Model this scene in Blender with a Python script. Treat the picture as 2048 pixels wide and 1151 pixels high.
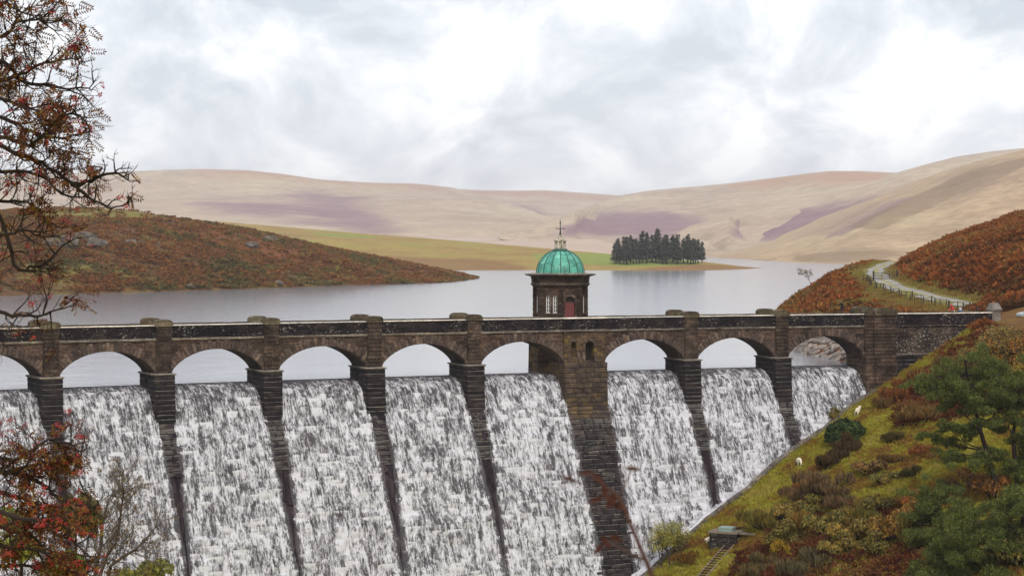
import bpy, bmesh, math, random
import numpy as np
from mathutils import Vector, Matrix

for o in list(bpy.data.objects):
    bpy.data.objects.remove(o)
SC = bpy.context.scene
COL = SC.collection
R = math.radians
rng = np.random.default_rng(7)
random.seed(7)

# ---------------------------------------------------------------- camera
F, YH, HC = 3982.0, 487.0, 14.6          # focal length and horizon row in pixels of a 2048 wide frame, eye height above the lake
cd = bpy.data.cameras.new('camera')
cam = bpy.data.objects.new('camera', cd)
COL.objects.link(cam)
cam.location = (0, 0, HC)
cam.rotation_euler = (R(90), 0, 0)
cd.sensor_width = 36.0
cd.lens = F / 2048 * 36.0
cd.shift_y = -(575.5 - YH) / 2048
cd.clip_start = 0.3
cd.clip_end = 30000
cd.dof.use_dof = True
cd.dof.focus_distance = 215
cd.dof.aperture_fstop = 8.0
SC.camera = cam

# ---------------------------------------------------------------- sky, sun, exposure
SUN_EL, SUN_AZ = 44, 172                  # degrees; the sun is behind thin cloud, behind the camera
w = bpy.data.worlds.new('World')
SC.world = w
w.use_nodes = True
NT = w.node_tree
NT.nodes.clear()
def wn(t, **k):
    n = NT.nodes.new(t)
    for a, b in k.items():
        setattr(n, a, b)
    return n
def wm(op, a, b=None, c=None):
    n = wn('ShaderNodeMath', operation=op)
    for i, v in enumerate((a, b, c)):
        if v is None: continue
        if isinstance(v, (int, float)): n.inputs[i].default_value = v
        else: NT.links.new(v, n.inputs[i])
    return n.outputs[0]
tc = wn('ShaderNodeTexCoord')
nrm = wn('ShaderNodeVectorMath', operation='NORMALIZE')
NT.links.new(tc.outputs['Generated'], nrm.inputs[0])
sx = wn('ShaderNodeSeparateXYZ')
NT.links.new(nrm.outputs[0], sx.inputs[0])
den = wm('ADD', wm('MAXIMUM', sx.outputs['Z'], 0.0), 0.34)
cx_ = wn('ShaderNodeCombineXYZ')
NT.links.new(wm('DIVIDE', sx.outputs['X'], den), cx_.inputs[0])
NT.links.new(wm('DIVIDE', sx.outputs['Y'], den), cx_.inputs[1])
cn = wn('ShaderNodeTexNoise')
cn.inputs['Scale'].default_value = 2.3
cn.inputs['Detail'].default_value = 12
cn.inputs['Roughness'].default_value = 0.6
cn.inputs['Distortion'].default_value = 0.35
cmap = wn('ShaderNodeMapping')
cmap.inputs['Location'].default_value = (3.4, 1.7, 0)
cmap.inputs['Rotation'].default_value = (0, 0, R(28))
cmap.inputs['Scale'].default_value = (2.6, 1.5, 1)
NT.links.new(cx_.outputs[0], cmap.inputs[0])
NT.links.new(cmap.outputs[0], cn.inputs['Vector'])
cr = wn('ShaderNodeValToRGB')
els = cr.color_ramp.elements
els[0].position, els[0].color = 0.38, (0.42, 0.455, 0.50, 1)
els[1].position, els[1].color = 0.60, (0.80, 0.80, 0.80, 1)
e = els.new(0.485); e.color = (0.57, 0.595, 0.63, 1)
NT.links.new(cn.outputs['Fac'], cr.inputs[0])
# the cloud base is thinner and brighter towards the horizon
hz = wm('POWER', wm('SUBTRACT', 1.0, wm('MAXIMUM', sx.outputs['Z'], 0.0)), 14.0)
hm = wn('ShaderNodeMix', data_type='RGBA')
NT.links.new(wm('MULTIPLY', hz, 0.42), hm.inputs[0])
NT.links.new(cr.outputs[0], hm.inputs[6])
hm.inputs[7].default_value = (0.70, 0.705, 0.725, 1)
sky = wn('ShaderNodeTexSky')
sky.sky_type = 'NISHITA'
sky.sun_disc = False
sky.sun_elevation = R(SUN_EL)
sky.sun_rotation = R(SUN_AZ)
skm = wn('ShaderNodeMix', data_type='RGBA')
skm.inputs[0].default_value = 0.93        # nearly closed cloud cover over the blue
sks = wn('ShaderNodeVectorMath', operation='SCALE')
NT.links.new(sky.outputs[0], sks.inputs[0])
sks.inputs['Scale'].default_value = 0.10
NT.links.new(sks.outputs[0], skm.inputs[6])
NT.links.new(hm.outputs[2], skm.inputs[7])
bg = wn('ShaderNodeBackground')
bg.inputs['Strength'].default_value = 1.0
NT.links.new(skm.outputs[2], bg.inputs[0])
wo = wn('ShaderNodeOutputWorld')
NT.links.new(bg.outputs[0], wo.inputs[0])

sl = bpy.data.lights.new('sun', 'SUN')
sl.energy = 1.5
sl.angle = R(14)
sl.color = (1.0, 0.95, 0.87)
so = bpy.data.objects.new('sun', sl)
COL.objects.link(so)
so.rotation_euler = (R(90 - SUN_EL), 0, R(180 - SUN_AZ))
# a sun at azimuth a (clockwise from +Y) shines from (sin a, cos a)
SC.view_settings.view_transform = 'Standard'
SC.view_settings.look = 'None'
SC.view_settings.exposure = 0.75
SC.view_settings.gamma = 1.0
SC.view_settings.use_curve_mapping = False
SC.cycles.max_bounces = 6
SC.cycles.transparent_max_bounces = 24
SC.cycles.volume_bounces = 0

# ---------------------------------------------------------------- helpers: maths
def W(px, py, Y):
    """point at depth Y that stands on the sight line of photograph position (px, py)"""
    return ((px - 1024) / F * Y, Y, HC - (py - YH) / F * Y)
def hash2(ix, iy, seed):
    h = (ix.astype(np.int64) * 374761393 + iy.astype(np.int64) * 668265263 + seed * 974711) & 0x7fffffff
    h = ((h ^ (h >> 13)) * 1274126177) & 0x7fffffff
    return ((h ^ (h >> 16)) & 0xffff) / 65535.0
def vnoise(x, y, seed=0):
    x = np.asarray(x, float); y = np.asarray(y, float)
    ix = np.floor(x); iy = np.floor(y)
    fx = x - ix; fy = y - iy
    fx = fx * fx * (3 - 2 * fx); fy = fy * fy * (3 - 2 * fy)
    ix = ix.astype(np.int64); iy = iy.astype(np.int64)
    a = hash2(ix, iy, seed); b = hash2(ix + 1, iy, seed); c = hash2(ix, iy + 1, seed); d = hash2(ix + 1, iy + 1, seed)
    return (a + (b - a) * fx) * (1 - fy) + (c + (d - c) * fx) * fy
def fbm(x, y, seed=0, oct=4):
    s = 0; a = 0.5
    for i in range(oct):
        s = s + a * (vnoise(x, y, seed + i * 17) * 2 - 1)
        x = np.asarray(x) * 2.03 + 5.1; y = np.asarray(y) * 2.03 + 1.7; a *= 0.5
    return s
def sstep(a, b, x):
    t = np.clip((x - a) / (b - a), 0, 1)
    return t * t * (3 - 2 * t)

# dam axis: a gentle arc; s runs along the front of the piers (m), n downstream
X0, Z0, TH0, KK = 5.836, 222.1, 0.3907, -0.00208
def P(s, n=0.0):
    t = TH0 + KK * s
    x = X0 + (np.sin(t) - np.sin(TH0)) / KK
    y = Z0 - (np.cos(t) - np.cos(TH0)) / KK
    return x + n * np.sin(t), y - n * np.cos(t)
def inv(X, Y):
    cx = X0 - math.sin(TH0) / KK; cy = Z0 + math.cos(TH0) / KK
    dx = X - cx; dy = Y - cy
    r = -np.hypot(dx, dy)
    t = np.arctan2(dx / r, -dy / r)
    return (t - TH0) / KK, r - 1 / KK
PROF = np.array([(-4.8, 0), (-4.2, -.06), (-3.3, -.2), (-2.4, -.45), (-1.6, -.85), (-1.0, -1.3), (-.45, -2.0), (0.05, -2.8), (.6, -3.8), (1.6, -5.4), (3.3, -8.6), (4.6, -11.4), (6.5, -15.3), (8.6, -20.4), (10.4, -25), (11.5, -28)])
def face(z):
    return np.interp(z, PROF[::-1, 1], PROF[::-1, 0])
BAY, PW, FW = 10.0, 1.6, 5.0
PIERS = [-69.6, -58.0, -46.4, -34.8, -23.2, -11.6, 15.0, 26.6]     # left edges of the small piers
BAYS = [-68.0, -56.4, -44.8, -33.2, -21.6, -10.0, 5.0, 16.6, 28.2]   # left edges of the bays
def frame(s, n=0.0, z=0.0):
    x, y = P(s, n)
    return (float(x), float(y), z), TH0 + KK * s

# ---------------------------------------------------------------- helpers: objects
def tag(o, label=None, cat=None, group=None, kind=None):
    if label: o['label'] = label
    if cat: o['category'] = cat
    if group: o['group'] = group
    if kind: o['kind'] = kind
    return o
def empty(name, loc=(0, 0, 0), rz=0.0, parent=None):
    o = bpy.data.objects.new(name, None)
    COL.objects.link(o)
    o.location = loc
    o.rotation_euler = (0, 0, rz)
    o.empty_display_size = 0.1
    if parent: o.parent = parent
    return o
def link(name, me, parent=None, loc=None, rz=None):
    o = bpy.data.objects.new(name, me)
    COL.objects.link(o)
    if parent: o.parent = parent
    if loc is not None: o.location = loc
    if rz is not None: o.rotation_euler = (0, 0, rz)
    return o
def copy_tree(o, parent=None):
    c = o.copy()
    COL.objects.link(c)
    c.parent = parent
    for ch in o.children:
        copy_tree(ch, c)
    return c
class MB:
    """collects shapes for one mesh"""
    def __init__(self):
        self.v = []; self.f = []; self.mi = []; self.cm = 0
    def add(self, vs, fs):
        b = len(self.v)
        self.v += [tuple(p) for p in vs]
        self.f += [tuple(i + b for i in q) for q in fs]
        self.mi += [self.cm] * len(fs)
    def box(self, x0, x1, y0, y1, z0, z1, rz=0.0, c=None):
        vs = [(x, y, z) for z in (z0, z1) for y in (y0, y1) for x in (x0, x1)]
        if rz:
            c = c or ((x0 + x1) / 2, (y0 + y1) / 2)
            ca, sa = math.cos(rz), math.sin(rz)
            vs = [(c[0] + (x - c[0]) * ca - (y - c[1]) * sa, c[1] + (x - c[0]) * sa + (y - c[1]) * ca, z) for x, y, z in vs]
        self.add(vs, [(0, 2, 3, 1), (4, 5, 7, 6), (0, 1, 5, 4), (2, 6, 7, 3), (0, 4, 6, 2), (1, 3, 7, 5)])
    def stone(self, x0, x1, yf, yb, z0, z1, pil=0.05, ins=0.05, lean=0.0, rnd=None, sides=False):
        """rock faced block: front at yf (towards -y) pillowed, slightly uneven; lean moves the lower edge forward"""
        r = rnd or random
        j = lambda a: r.uniform(-a, a)
        g = 0.012
        x0 += g; x1 -= g; z0 += g; z1 -= g
        i = min(ins, (z1 - z0) * .3, (x1 - x0) * .3)
        vs = [(x0, yf - lean, z0), (x1, yf - lean, z0), (x1, yf, z1), (x0, yf, z1),
              (x0 + i + j(.02), yf - lean - pil - j(.03), z0 + i), (x1 - i + j(.02), yf - lean - pil - j(.03), z0 + i), (x1 - i + j(.02), yf - pil - j(.03), z1 - i), (x0 + i + j(.02), yf - pil - j(.03), z1 - i),
              (x0, yb, z0), (x1, yb, z0), (x1, yb, z1), (x0, yb, z1)]
        fs = [(4, 5, 6, 7), (0, 1, 5, 4), (1, 2, 6, 5), (2, 3, 7, 6), (3, 0, 4, 7), (0, 8, 9, 1), (2, 10, 11, 3), (8, 11, 10, 9)]
        if sides:
            my = (yf + yb) / 2; d = (yb - yf) * .42; o = .05
            for xs, q in ((x0, -1), (x1, 1)):
                b = len(vs)
                vs += [(xs + q * (o + j(.03)), my - d, z0 + i), (xs + q * (o + j(.03)), my + d, z0 + i), (xs + q * (o + j(.03)), my + d, z1 - i), (xs + q * (o + j(.03)), my - d, z1 - i)]
                a = (0, 8, 11, 3) if q < 0 else (1, 9, 10, 2)
                for k in range(4):
                    fs.append((a[k], a[(k + 1) % 4], b + (k + 1) % 4, b + k))
                fs.append((b, b + 1, b + 2, b + 3))
        else:
            fs += [(0, 3, 11, 8), (1, 9, 10, 2)]
        self.add(vs, fs)
    def tube(self, pts, rad, n=6, cap=True):
        pts = [Vector(p) for p in pts]
        m = len(pts)
        if isinstance(rad, (int, float)): rad = [rad] * m
        b = len(self.v)
        up = None
        for i, p in enumerate(pts):
            t = (pts[min(i + 1, m - 1)] - pts[max(i - 1, 0)])
            if t.length < 1e-9: t = Vector((0, 0, 1))
            t.normalize()
            if up is None:
                up = Vector((1, 0, 0)) if abs(t.x) < .8 else Vector((0, 1, 0))
            a = t.cross(up)
            if a.length < 1e-6: a = t.cross(Vector((0, 1, 0.3)))
            a.normalize(); c = t.cross(a).normalized()
            up = -c if False else up
            for k in range(n):
                an = 2 * math.pi * k / n
                self.v.append(tuple(p + (a * math.cos(an) + c * math.sin(an)) * rad[i]))
        for i in range(m - 1):
            for k in range(n):
                k2 = (k + 1) % n
                self.f.append((b + i * n + k, b + i * n + k2, b + (i + 1) * n + k2, b + (i + 1) * n + k)); self.mi.append(self.cm)
        if cap:
            self.f.append(tuple(b + k for k in range(n))[::-1]); self.mi.append(self.cm)
            self.f.append(tuple(b + (m - 1) * n + k for k in range(n))); self.mi.append(self.cm)
    def lathe(self, prof, n=24, c=(0, 0, 0), rot=0.0, cap=True):
        b = len(self.v)
        for r, z in prof:
            for k in range(n):
                a = rot + 2 * math.pi * k / n
                self.v.append((c[0] + r * math.cos(a), c[1] + r * math.sin(a), c[2] + z))
        for i in range(len(prof) - 1):
            for k in range(n):
                k2 = (k + 1) % n
                self.f.append((b + i * n + k, b + i * n + k2, b + (i + 1) * n + k2, b + (i + 1) * n + k)); self.mi.append(self.cm)
        if cap:
            self.f.append(tuple(b + k for k in range(n))[::-1]); self.mi.append(self.cm)
            q = b + (len(prof) - 1) * n
            self.f.append(tuple(q + k for k in range(n))); self.mi.append(self.cm)
    def prism(self, poly, y0, y1):
        """polygon in x,z extruded along y"""
        n = len(poly)
        vs = [(x, y0, z) for x, z in poly] + [(x, y1, z) for x, z in poly]
        fs = [tuple(range(n)), tuple(range(2 * n - 1, n - 1, -1))] + [(i, i + n, (i + 1) % n + n, (i + 1) % n) for i in range(n)]
        self.add(vs, fs)
    def mesh(self, name, mats, smooth=False):
        me = bpy.data.meshes.new(name)
        me.from_pydata(self.v, [], self.f)
        for m in (mats if isinstance(mats, (list, tuple)) else [mats]):
            me.materials.append(m)
        if any(self.mi):
            me.polygons.foreach_set('material_index', self.mi)
        if smooth:
            me.polygons.foreach_set('use_smooth', [True] * len(me.polygons))
        bm = bmesh.new(); bm.from_mesh(me)
        bmesh.ops.recalc_face_normals(bm, faces=bm.faces)
        bm.to_mesh(me); bm.free()
        return me
    def build(self, name, mats, parent=None, smooth=False, loc=None, rz=None):
        return link(name, self.mesh(name, mats, smooth), parent, loc, rz)
def fast_mesh(name, V, faces, mats, smooth=False):
    """V (N,3) array, faces (M,k) array"""
    me = bpy.data.meshes.new(name)
    V = np.ascontiguousarray(V, np.float32); faces = np.ascontiguousarray(faces, np.int32)
    M, k = faces.shape
    me.vertices.add(len(V)); me.vertices.foreach_set('co', V.ravel())
    me.loops.add(M * k); me.loops.foreach_set('vertex_index', faces.ravel())
    me.polygons.add(M)
    me.polygons.foreach_set('loop_start', np.arange(0, M * k, k, dtype=np.int32))
    me.update(calc_edges=True)
    if smooth: me.polygons.foreach_set('use_smooth', np.ones(M, bool))
    for m in (mats if isinstance(mats, (list, tuple)) else [mats]):
        me.materials.append(m)
    return me
def grid_mesh(name, G, mats, smooth=True, attrs=None, uv=None):
    """G (a,b,3) grid of points"""
    a, b = G.shape[:2]
    idx = np.arange(a * b).reshape(a, b)
    f = np.stack([idx[:-1, :-1], idx[:-1, 1:], idx[1:, 1:], idx[1:, :-1]], -1).reshape(-1, 4)
    me = fast_mesh(name, G.reshape(-1, 3), f, mats, smooth)
    for k, v in (attrs or {}).items():
        at = me.attributes.new(k, 'FLOAT', 'POINT')
        at.data.foreach_set('value', np.ascontiguousarray(v, np.float32).ravel())
    if uv is not None:
        l = me.uv_layers.new(name='UVMap')
        l.data.foreach_set('uv', np.ascontiguousarray(uv.reshape(-1, 2)[f.ravel()], np.float32).ravel())
    return me
def quads(name, C, U, V_, mats, tri=False):
    """leaf quads: centre C, half axes U and V_ (N,3)"""
    N = len(C)
    P4 = np.stack([C - U, C + V_ * .9, C + U, C - V_ * .9], 1)
    return fast_mesh(name, P4.reshape(-1, 3), np.arange(N * 4).reshape(N, 4), mats)
def rand_dirs(n, r=rng):
    v = r.normal(size=(n, 3))
    return v / np.linalg.norm(v, axis=1, keepdims=True)
def cubic(pts, m):
    """smooth resampling (Catmull-Rom) of control points to m points"""
    p = np.asarray(pts, float)
    n = len(p)
    t = np.linspace(0, n - 1, m)
    i = np.clip(np.floor(t).astype(int), 0, n - 2); u = (t - i)[:, None]
    p0 = p[np.clip(i - 1, 0, n - 1)]; p1 = p[i]; p2 = p[i + 1]; p3 = p[np.clip(i + 2, 0, n - 1)]
    return 0.5 * (2 * p1 + (p2 - p0) * u + (2 * p0 - 5 * p1 + 4 * p2 - p3) * u ** 2 + (3 * p1 - p0 - 3 * p2 + p3) * u ** 3)
def by_x(pts, xs):
    """control points (px, ...) interpolated at columns xs"""
    p = np.asarray(pts, float)
    out = [xs] + [np.interp(xs, p[:, 0], p[:, k]) for k in range(1, p.shape[1])]
    return np.stack(out, -1)

# ---------------------------------------------------------------- materials
class Mt:
    def __init__(self, name, rough=0.9, spec=0.2):
        self.m = bpy.data.materials.new(name)
        self.m.use_nodes = True
        self.t = self.m.node_tree
        self.b = self.t.nodes['Principled BSDF']
        self.out = self.t.nodes['Material Output']
        self.b.inputs['Roughness'].default_value = rough
        self.b.inputs['Specular IOR Level'].default_value = spec
    def n(self, t, **k):
        x = self.t.nodes.new(t)
        for a, b in k.items(): setattr(x, a, b)
        return x
    def l(self, a, b): self.t.links.new(a, b)
    def put(self, sock, v):
        if isinstance(v, (int, float)): sock.default_value = v
        elif isinstance(v, tuple): sock.default_value = v if len(v) == 4 or sock.type == 'VECTOR' else (*v, 1)
        else: self.l(v, sock)
    def math(self, op, a, b=None, c=None, clamp=False):
        x = self.n('ShaderNodeMath', operation=op, use_clamp=clamp)
        for i, v in enumerate((a, b, c)):
            if v is not None: self.put(x.inputs[i], v)
        return x.outputs[0]
    def mix(self, f, a, b, mode='MIX'):
        x = self.n('ShaderNodeMix', data_type='RGBA', blend_type=mode)
        self.put(x.inputs[0], f); self.put(x.inputs[6], a); self.put(x.inputs[7], b)
        return x.outputs[2]
    def coord(self, kind='Object', scale=(1, 1, 1), rand=0.0, loc=(0, 0, 0)):
        if kind == 'World':
            src = self.n('ShaderNodeNewGeometry').outputs['Position']
        else:
            src = self.n('ShaderNodeTexCoord').outputs[kind]
        if rand:
            oi = self.n('ShaderNodeObjectInfo')
            a = self.n('ShaderNodeVectorMath', operation='MULTIPLY_ADD')
            self.l(oi.outputs['Random'], a.inputs[0]); a.inputs[1].default_value = (rand, rand * .7, rand * .3)
            self.l(src, a.inputs[2]); src = a.outputs[0]
        mp = self.n('ShaderNodeMapping')
        mp.inputs['Scale'].default_value = scale; mp.inputs['Location'].default_value = loc
        self.l(src, mp.inputs[0])
        return mp.outputs[0]
    def noise(self, vec, scale, detail=4, rough=.55, dist=0.0):
        x = self.n('ShaderNodeTexNoise')
        self.l(vec, x.inputs['Vector'])
        x.inputs['Scale'].default_value = scale; x.inputs['Detail'].default_value = detail
        x.inputs['Roughness'].default_value = rough; x.inputs['Distortion'].default_value = dist
        return x.outputs['Fac']
    def ramp(self, f, stops, interp='LINEAR'):
        x = self.n('ShaderNodeValToRGB')
        x.color_ramp.interpolation = interp
        e = x.color_ramp.elements
        e[0].position, e[0].color = stops[0][0], (*stops[0][1], 1)
        e[1].position, e[1].color = stops[-1][0], (*stops[-1][1], 1)
        for p, c in stops[1:-1]:
            k = e.new(p); k.color = (*c, 1)
        self.put(x.inputs[0], f)
        return x.outputs[0]
    def band(self, f, a, b):
        x = self.n('ShaderNodeMapRange', interpolation_type='SMOOTHSTEP')
        self.put(x.inputs[0], f); x.inputs[1].default_value = a; x.inputs[2].default_value = b
        return x.outputs[0]
    def attr(self, name):
        x = self.n('ShaderNodeAttribute', attribute_name=name)
        return x.outputs['Fac']
    def rnd(self): return self.n('ShaderNodeObjectInfo').outputs['Random']
    def island(self): return self.n('ShaderNodeNewGeometry').outputs['Random Per Island']
    def color(self, c): self.put(self.b.inputs['Base Color'], c)
    def bump(self, h, strength=.5, dist=.1):
        x = self.n('ShaderNodeBump')
        x.inputs['Strength'].default_value = strength; x.inputs['Distance'].default_value = dist
        self.l(h, x.inputs['Height']); self.l(x.outputs[0], self.b.inputs['Normal'])

def g3(v): return (v, v, v)
def stone_mat(name, dark, mid, light, lichen=0.5, brick=None, lich_col=(.46, .43, .36), moss=0.0, top=0.0, wet=0.0, streak=0.0, lt=.60):
    m = Mt(name, .88 - wet * .4, .08 + wet * .15)
    v = m.coord('Object', rand=60.0)
    n1 = m.noise(v, .55, 6, .6)
    c = m.ramp(n1, [(.3, dark), (.5, mid), (.72, light)])
    n2 = m.noise(v, 5.0, 5, .65)
    c = m.mix(.75, c, m.ramp(n2, [(.3, g3(.45)), (.5, g3(.95)), (.7, g3(1.6))]), 'MULTIPLY')
    c = m.mix(.5, c, m.ramp(m.rnd(), [(0, (.6, .58, .62)), (.5, (1, 1, 1)), (1, (1.35, 1.2, 1.05))]), 'MULTIPLY')
    h = n2
    if brick:
        bw, bh = brick
        b = m.n('ShaderNodeTexBrick')
        sw = m.n('ShaderNodeSeparateXYZ'); m.l(v, sw.inputs[0])
        cb = m.n('ShaderNodeCombineXYZ')
        m.l(m.math('ADD', sw.outputs['X'], sw.outputs['Y']), cb.inputs[0]); m.l(sw.outputs['Z'], cb.inputs[1])
        m.l(cb.outputs[0], b.inputs['Vector'])
        b.inputs['Scale'].default_value = 1.0
        b.inputs['Brick Width'].default_value = bw; b.inputs['Row Height'].default_value = bh
        b.inputs['Mortar Size'].default_value = .022; b.inputs['Mortar Smooth'].default_value = .3; b.inputs['Bias'].default_value = 0
        b.inputs['Color1'].default_value = (.55, .5, .5, 1); b.inputs['Color2'].default_value = (1.5, 1.4, 1.3, 1); b.inputs['Mortar'].default_value = (.35, .33, .33, 1)
        c = m.mix(.8, c, b.outputs['Color'], 'MULTIPLY')
        h = m.math('SUBTRACT', n2, m.math('MULTIPLY', b.outputs['Fac'], 1.6))
    if moss:
        mo = m.math('MULTIPLY', m.band(m.noise(v, .8, 4, .6), .48, .66), moss)
        c = m.mix(mo, c, m.ramp(n2, [(.3, (.12, .075, .012)), (.7, (.3, .2, .05))]))
    if streak:
        vs = m.coord('Object', (1.6, 1.6, .12), 60.0)
        c = m.mix(m.math('MULTIPLY', m.band(m.noise(vs, 1.0, 4, .6), .52, .68), streak), c, (.012, .011, .013))
    if lichen:
        vl = m.coord('Object', (1, 1, 1.8), 60.0, (3, 9, 4))
        li = m.math('MULTIPLY', m.band(m.noise(vl, 3.6, 4, .75), lt, lt + .07), m.band(m.noise(vl, .45, 2, .5), .36, .6))
        c = m.mix(m.math('MULTIPLY', li, lichen), c, lich_col)
    if top:
        nz = m.n('ShaderNodeSeparateXYZ'); m.l(m.n('ShaderNodeNewGeometry').outputs['Normal'], nz.inputs[0])
        tp = m.math('MULTIPLY', m.band(nz.outputs['Z'], .45, .8), m.band(m.noise(v, 1.6, 4, .7), .35, .55))
        c = m.mix(m.math('MULTIPLY', tp, top), c, (.52, .48, .41))
    m.color(c)
    m.bump(h, .8, .06)
    return m.m
M = {}
DK, MD, LT = (.018, .014, .015), (.05, .036, .031), (.105, .075, .058)
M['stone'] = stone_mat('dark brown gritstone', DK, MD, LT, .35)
M['pier_stone'] = stone_mat('rock faced wet gritstone', (.006, .005, .007), (.016, .012, .014), (.05, .036, .032), .3, top=.25, wet=.25)
M['shaft'] = stone_mat('coursed pier stone', (.02, .015, .014), (.055, .04, .033), (.11, .08, .06), .5, (.9, .42))
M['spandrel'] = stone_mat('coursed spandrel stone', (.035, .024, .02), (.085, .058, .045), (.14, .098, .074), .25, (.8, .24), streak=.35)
M['voussoir'] = stone_mat('arch ring stone', (.03, .021, .02), (.085, .06, .05), (.17, .125, .1), .3)
M['parapet'] = stone_mat('blackened parapet stone', (.007, .006, .009), (.018, .014, .018), (.05, .04, .036), .8, (.7, .2), lt=.575)
M['string'] = stone_mat('lichened ledge stone', (.05, .04, .034), (.13, .105, .085), (.27, .23, .19), .9, top=.6)
M['coping'] = stone_mat('pale worn coping', (.45, .42, .38), (.66, .62, .57), (.8, .77, .71), .5)
M['cap'] = stone_mat('mossy cap stone', (.045, .038, .027), (.09, .075, .052), (.16, .14, .1), .6, (1.2, .26), moss=.15)
M['big_pier'] = stone_mat('stained pier stone', (.03, .022, .018), (.08, .055, .038), (.13, .092, .066), .35, (.9, .3), moss=.5)
M['big_stone'] = stone_mat('stained block', (.02, .015, .016), (.055, .04, .034), (.11, .08, .058), .3, moss=.35)
M['wing'] = stone_mat('rough wing wall stone', (.014, .011, .012), (.04, .03, .028), (.1, .075, .06), .95, (.75, .26), streak=.4, lt=.56)
M['wet_stone'] = stone_mat('wet weir stone', (.008, .0055, .008), (.022, .015, .02), (.055, .04, .045), .0, wet=.3)
M['tower_stone'] = stone_mat('brown tower masonry', (.022, .015, .013), (.062, .042, .033), (.125, .088, .066), .35, (.55, .21))
M['tower_trim'] = stone_mat('tower moulding', (.035, .025, .021), (.08, .058, .046), (.16, .12, .095), .5, top=.3)
M['grey_stone'] = stone_mat('grey boundary stone', (.09, .08, .074), (.17, .152, .14), (.26, .24, .22), .5)
M['kerb'] = stone_mat('lichened kerb stone', (.045, .038, .034), (.115, .1, .088), (.24, .215, .19), .9, lt=.57)
M['rubble'] = stone_mat('shore pitching stone', (.1, .085, .078), (.22, .19, .17), (.36, .32, .29), .3)
M['rock'] = stone_mat('grey outcrop rock', (.035, .03, .027), (.085, .074, .066), (.16, .142, .125), .4, moss=.5)

def plain(name, col, rough=.6, spec=.4, var=.25, metal=0.0, scale=3.0):
    m = Mt(name, rough, spec)
    n = m.noise(m.coord('Object', rand=30.0), scale, 5, .6)
    m.color(m.mix(var, col, m.mix(n, tuple(c * .3 for c in col), tuple(min(1, c * 1.8) for c in col))))
    m.b.inputs['Metallic'].default_value = metal
    return m.m
M['white_paint'] = plain('white window paint', (.72, .70, .66), .5)
M['dark_glass'] = plain('dark window glass', (.012, .014, .016), .08, .6)
M['red_door'] = plain('faded red door paint', (.125, .028, .026), .55, var=.4)
M['iron'] = plain('dark green iron', (.018, .032, .03), .5, .5)
M['painted_shade'] = plain('inner masonry painted as shade', (.02, .017, .016), .95, .1)  # near black tone puts the shade of the recesses into the colour
M['asphalt'] = plain('worn road', (.2, .19, .18), .9, .2, scale=8)
M['fence_wood'] = plain('dark weathered fence timber', (.035, .03, .027), .85, .2)
M['steel_lid'] = plain('pale green painted steel', (.22, .30, .28), .45, .5, var=.15)
M['rust_rail'] = plain('rail steel', (.22, .17, .14), .6, .4)
M['step_wood'] = plain('dark red brown treads', (.05, .024, .02), .85, .2)
M['fleece'] = plain('cream fleece', (.62, .54, .42), .95, .1, var=.3, scale=9)
M['sheep_face'] = plain('sheep face', (.5, .44, .36), .9, .1)
M['car_paint'] = plain('silver grey car paint', (.26, .3, .295), .25, .6, var=.05)
M['car_glass'] = plain('tinted car glass', (.16, .2, .2), .06, .8, var=.05)
M['tyre'] = plain('tyre rubber', (.012, .012, .012), .8, .2)
M['rim'] = plain('wheel rim', (.4, .4, .41), .35, .6, metal=.6)
M['lamp_glass'] = plain('lamp glass', (.7, .7, .68), .1, .7, var=.05)

def copper():
    m = Mt('verdigris copper', .55, .35)
    v = m.coord('Object', (1, 1, .6), 90.0)
    n = m.noise(v, 1.1, 5, .6)
    c = m.ramp(n, [(.28, (.035, .17, .13)), (.5, (.085, .34, .255)), (.72, (.2, .49, .38))])
    c = m.mix(.6, c, m.ramp(m.rnd(), [(0, (.55, .6, .65)), (.5, (1, 1, 1)), (1, (1.15, 1.12, 1.05))]), 'MULTIPLY')
    c = m.mix(m.math('MULTIPLY', m.band(m.noise(m.coord('Object', (1.6, 1.6, .35), 90.0), 1.6, 5, .7), .52, .66), .65), c, (.025, .05, .042))
    m.color(c); m.bump(n, .25, .03)
    return m.m
M['copper'] = copper()
M['copper_dark'] = plain('darkened copper seam', (.02, .075, .06), .6, .3)
M['lantern'] = (lambda: (lambda m: (m.color(m.ramp(m.noise(m.coord('Object', (1, 1, .5)), 3.2, 5, .7), [(.36, (.035, .026, .02)), (.48, (.3, .25, .19)), (.62, (.6, .54, .45))])), m.m)[1])(Mt('flaking cream paint', .7)))()

def leaf_mat(name, stops, trans=.35, rough=.6, tint=False, pat=0.0, patcol=None, spec=.25):
    """leaf colour varies from leaf to leaf; tint multiplies the object colour"""
    m = Mt(name, rough, spec)
    r = m.island()
    if pat:
        r = m.math('ADD', m.math('MULTIPLY', r, 1 - pat), m.math('MULTIPLY', m.noise(m.coord('World'), .35, 3, .6), pat))
    c = m.ramp(r, stops)
    if tint:
        c = m.mix(1.0, c, m.n('ShaderNodeObjectInfo').outputs['Color'], 'MULTIPLY')
        c = m.mix(.8, c, m.ramp(m.noise(m.coord('World'), 1.3, 4, .65), [(.3, (.6, .7, .5)), (.45, (.95, 1.0, .85)), (.58, (1.3, 1.1, .85)), (.72, (2.0, 1.45, .8))]), 'MULTIPLY')
    m.color(c)
    tr = m.n('ShaderNodeBsdfTranslucent'); m.put(tr.inputs[0], c)
    ms = m.n('ShaderNodeMixShader'); ms.inputs[0].default_value = trans
    m.l(m.b.outputs[0], ms.inputs[1]); m.l(tr.outputs[0], ms.inputs[2]); m.l(ms.outputs[0], m.out.inputs[0])
    return m.m
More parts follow.
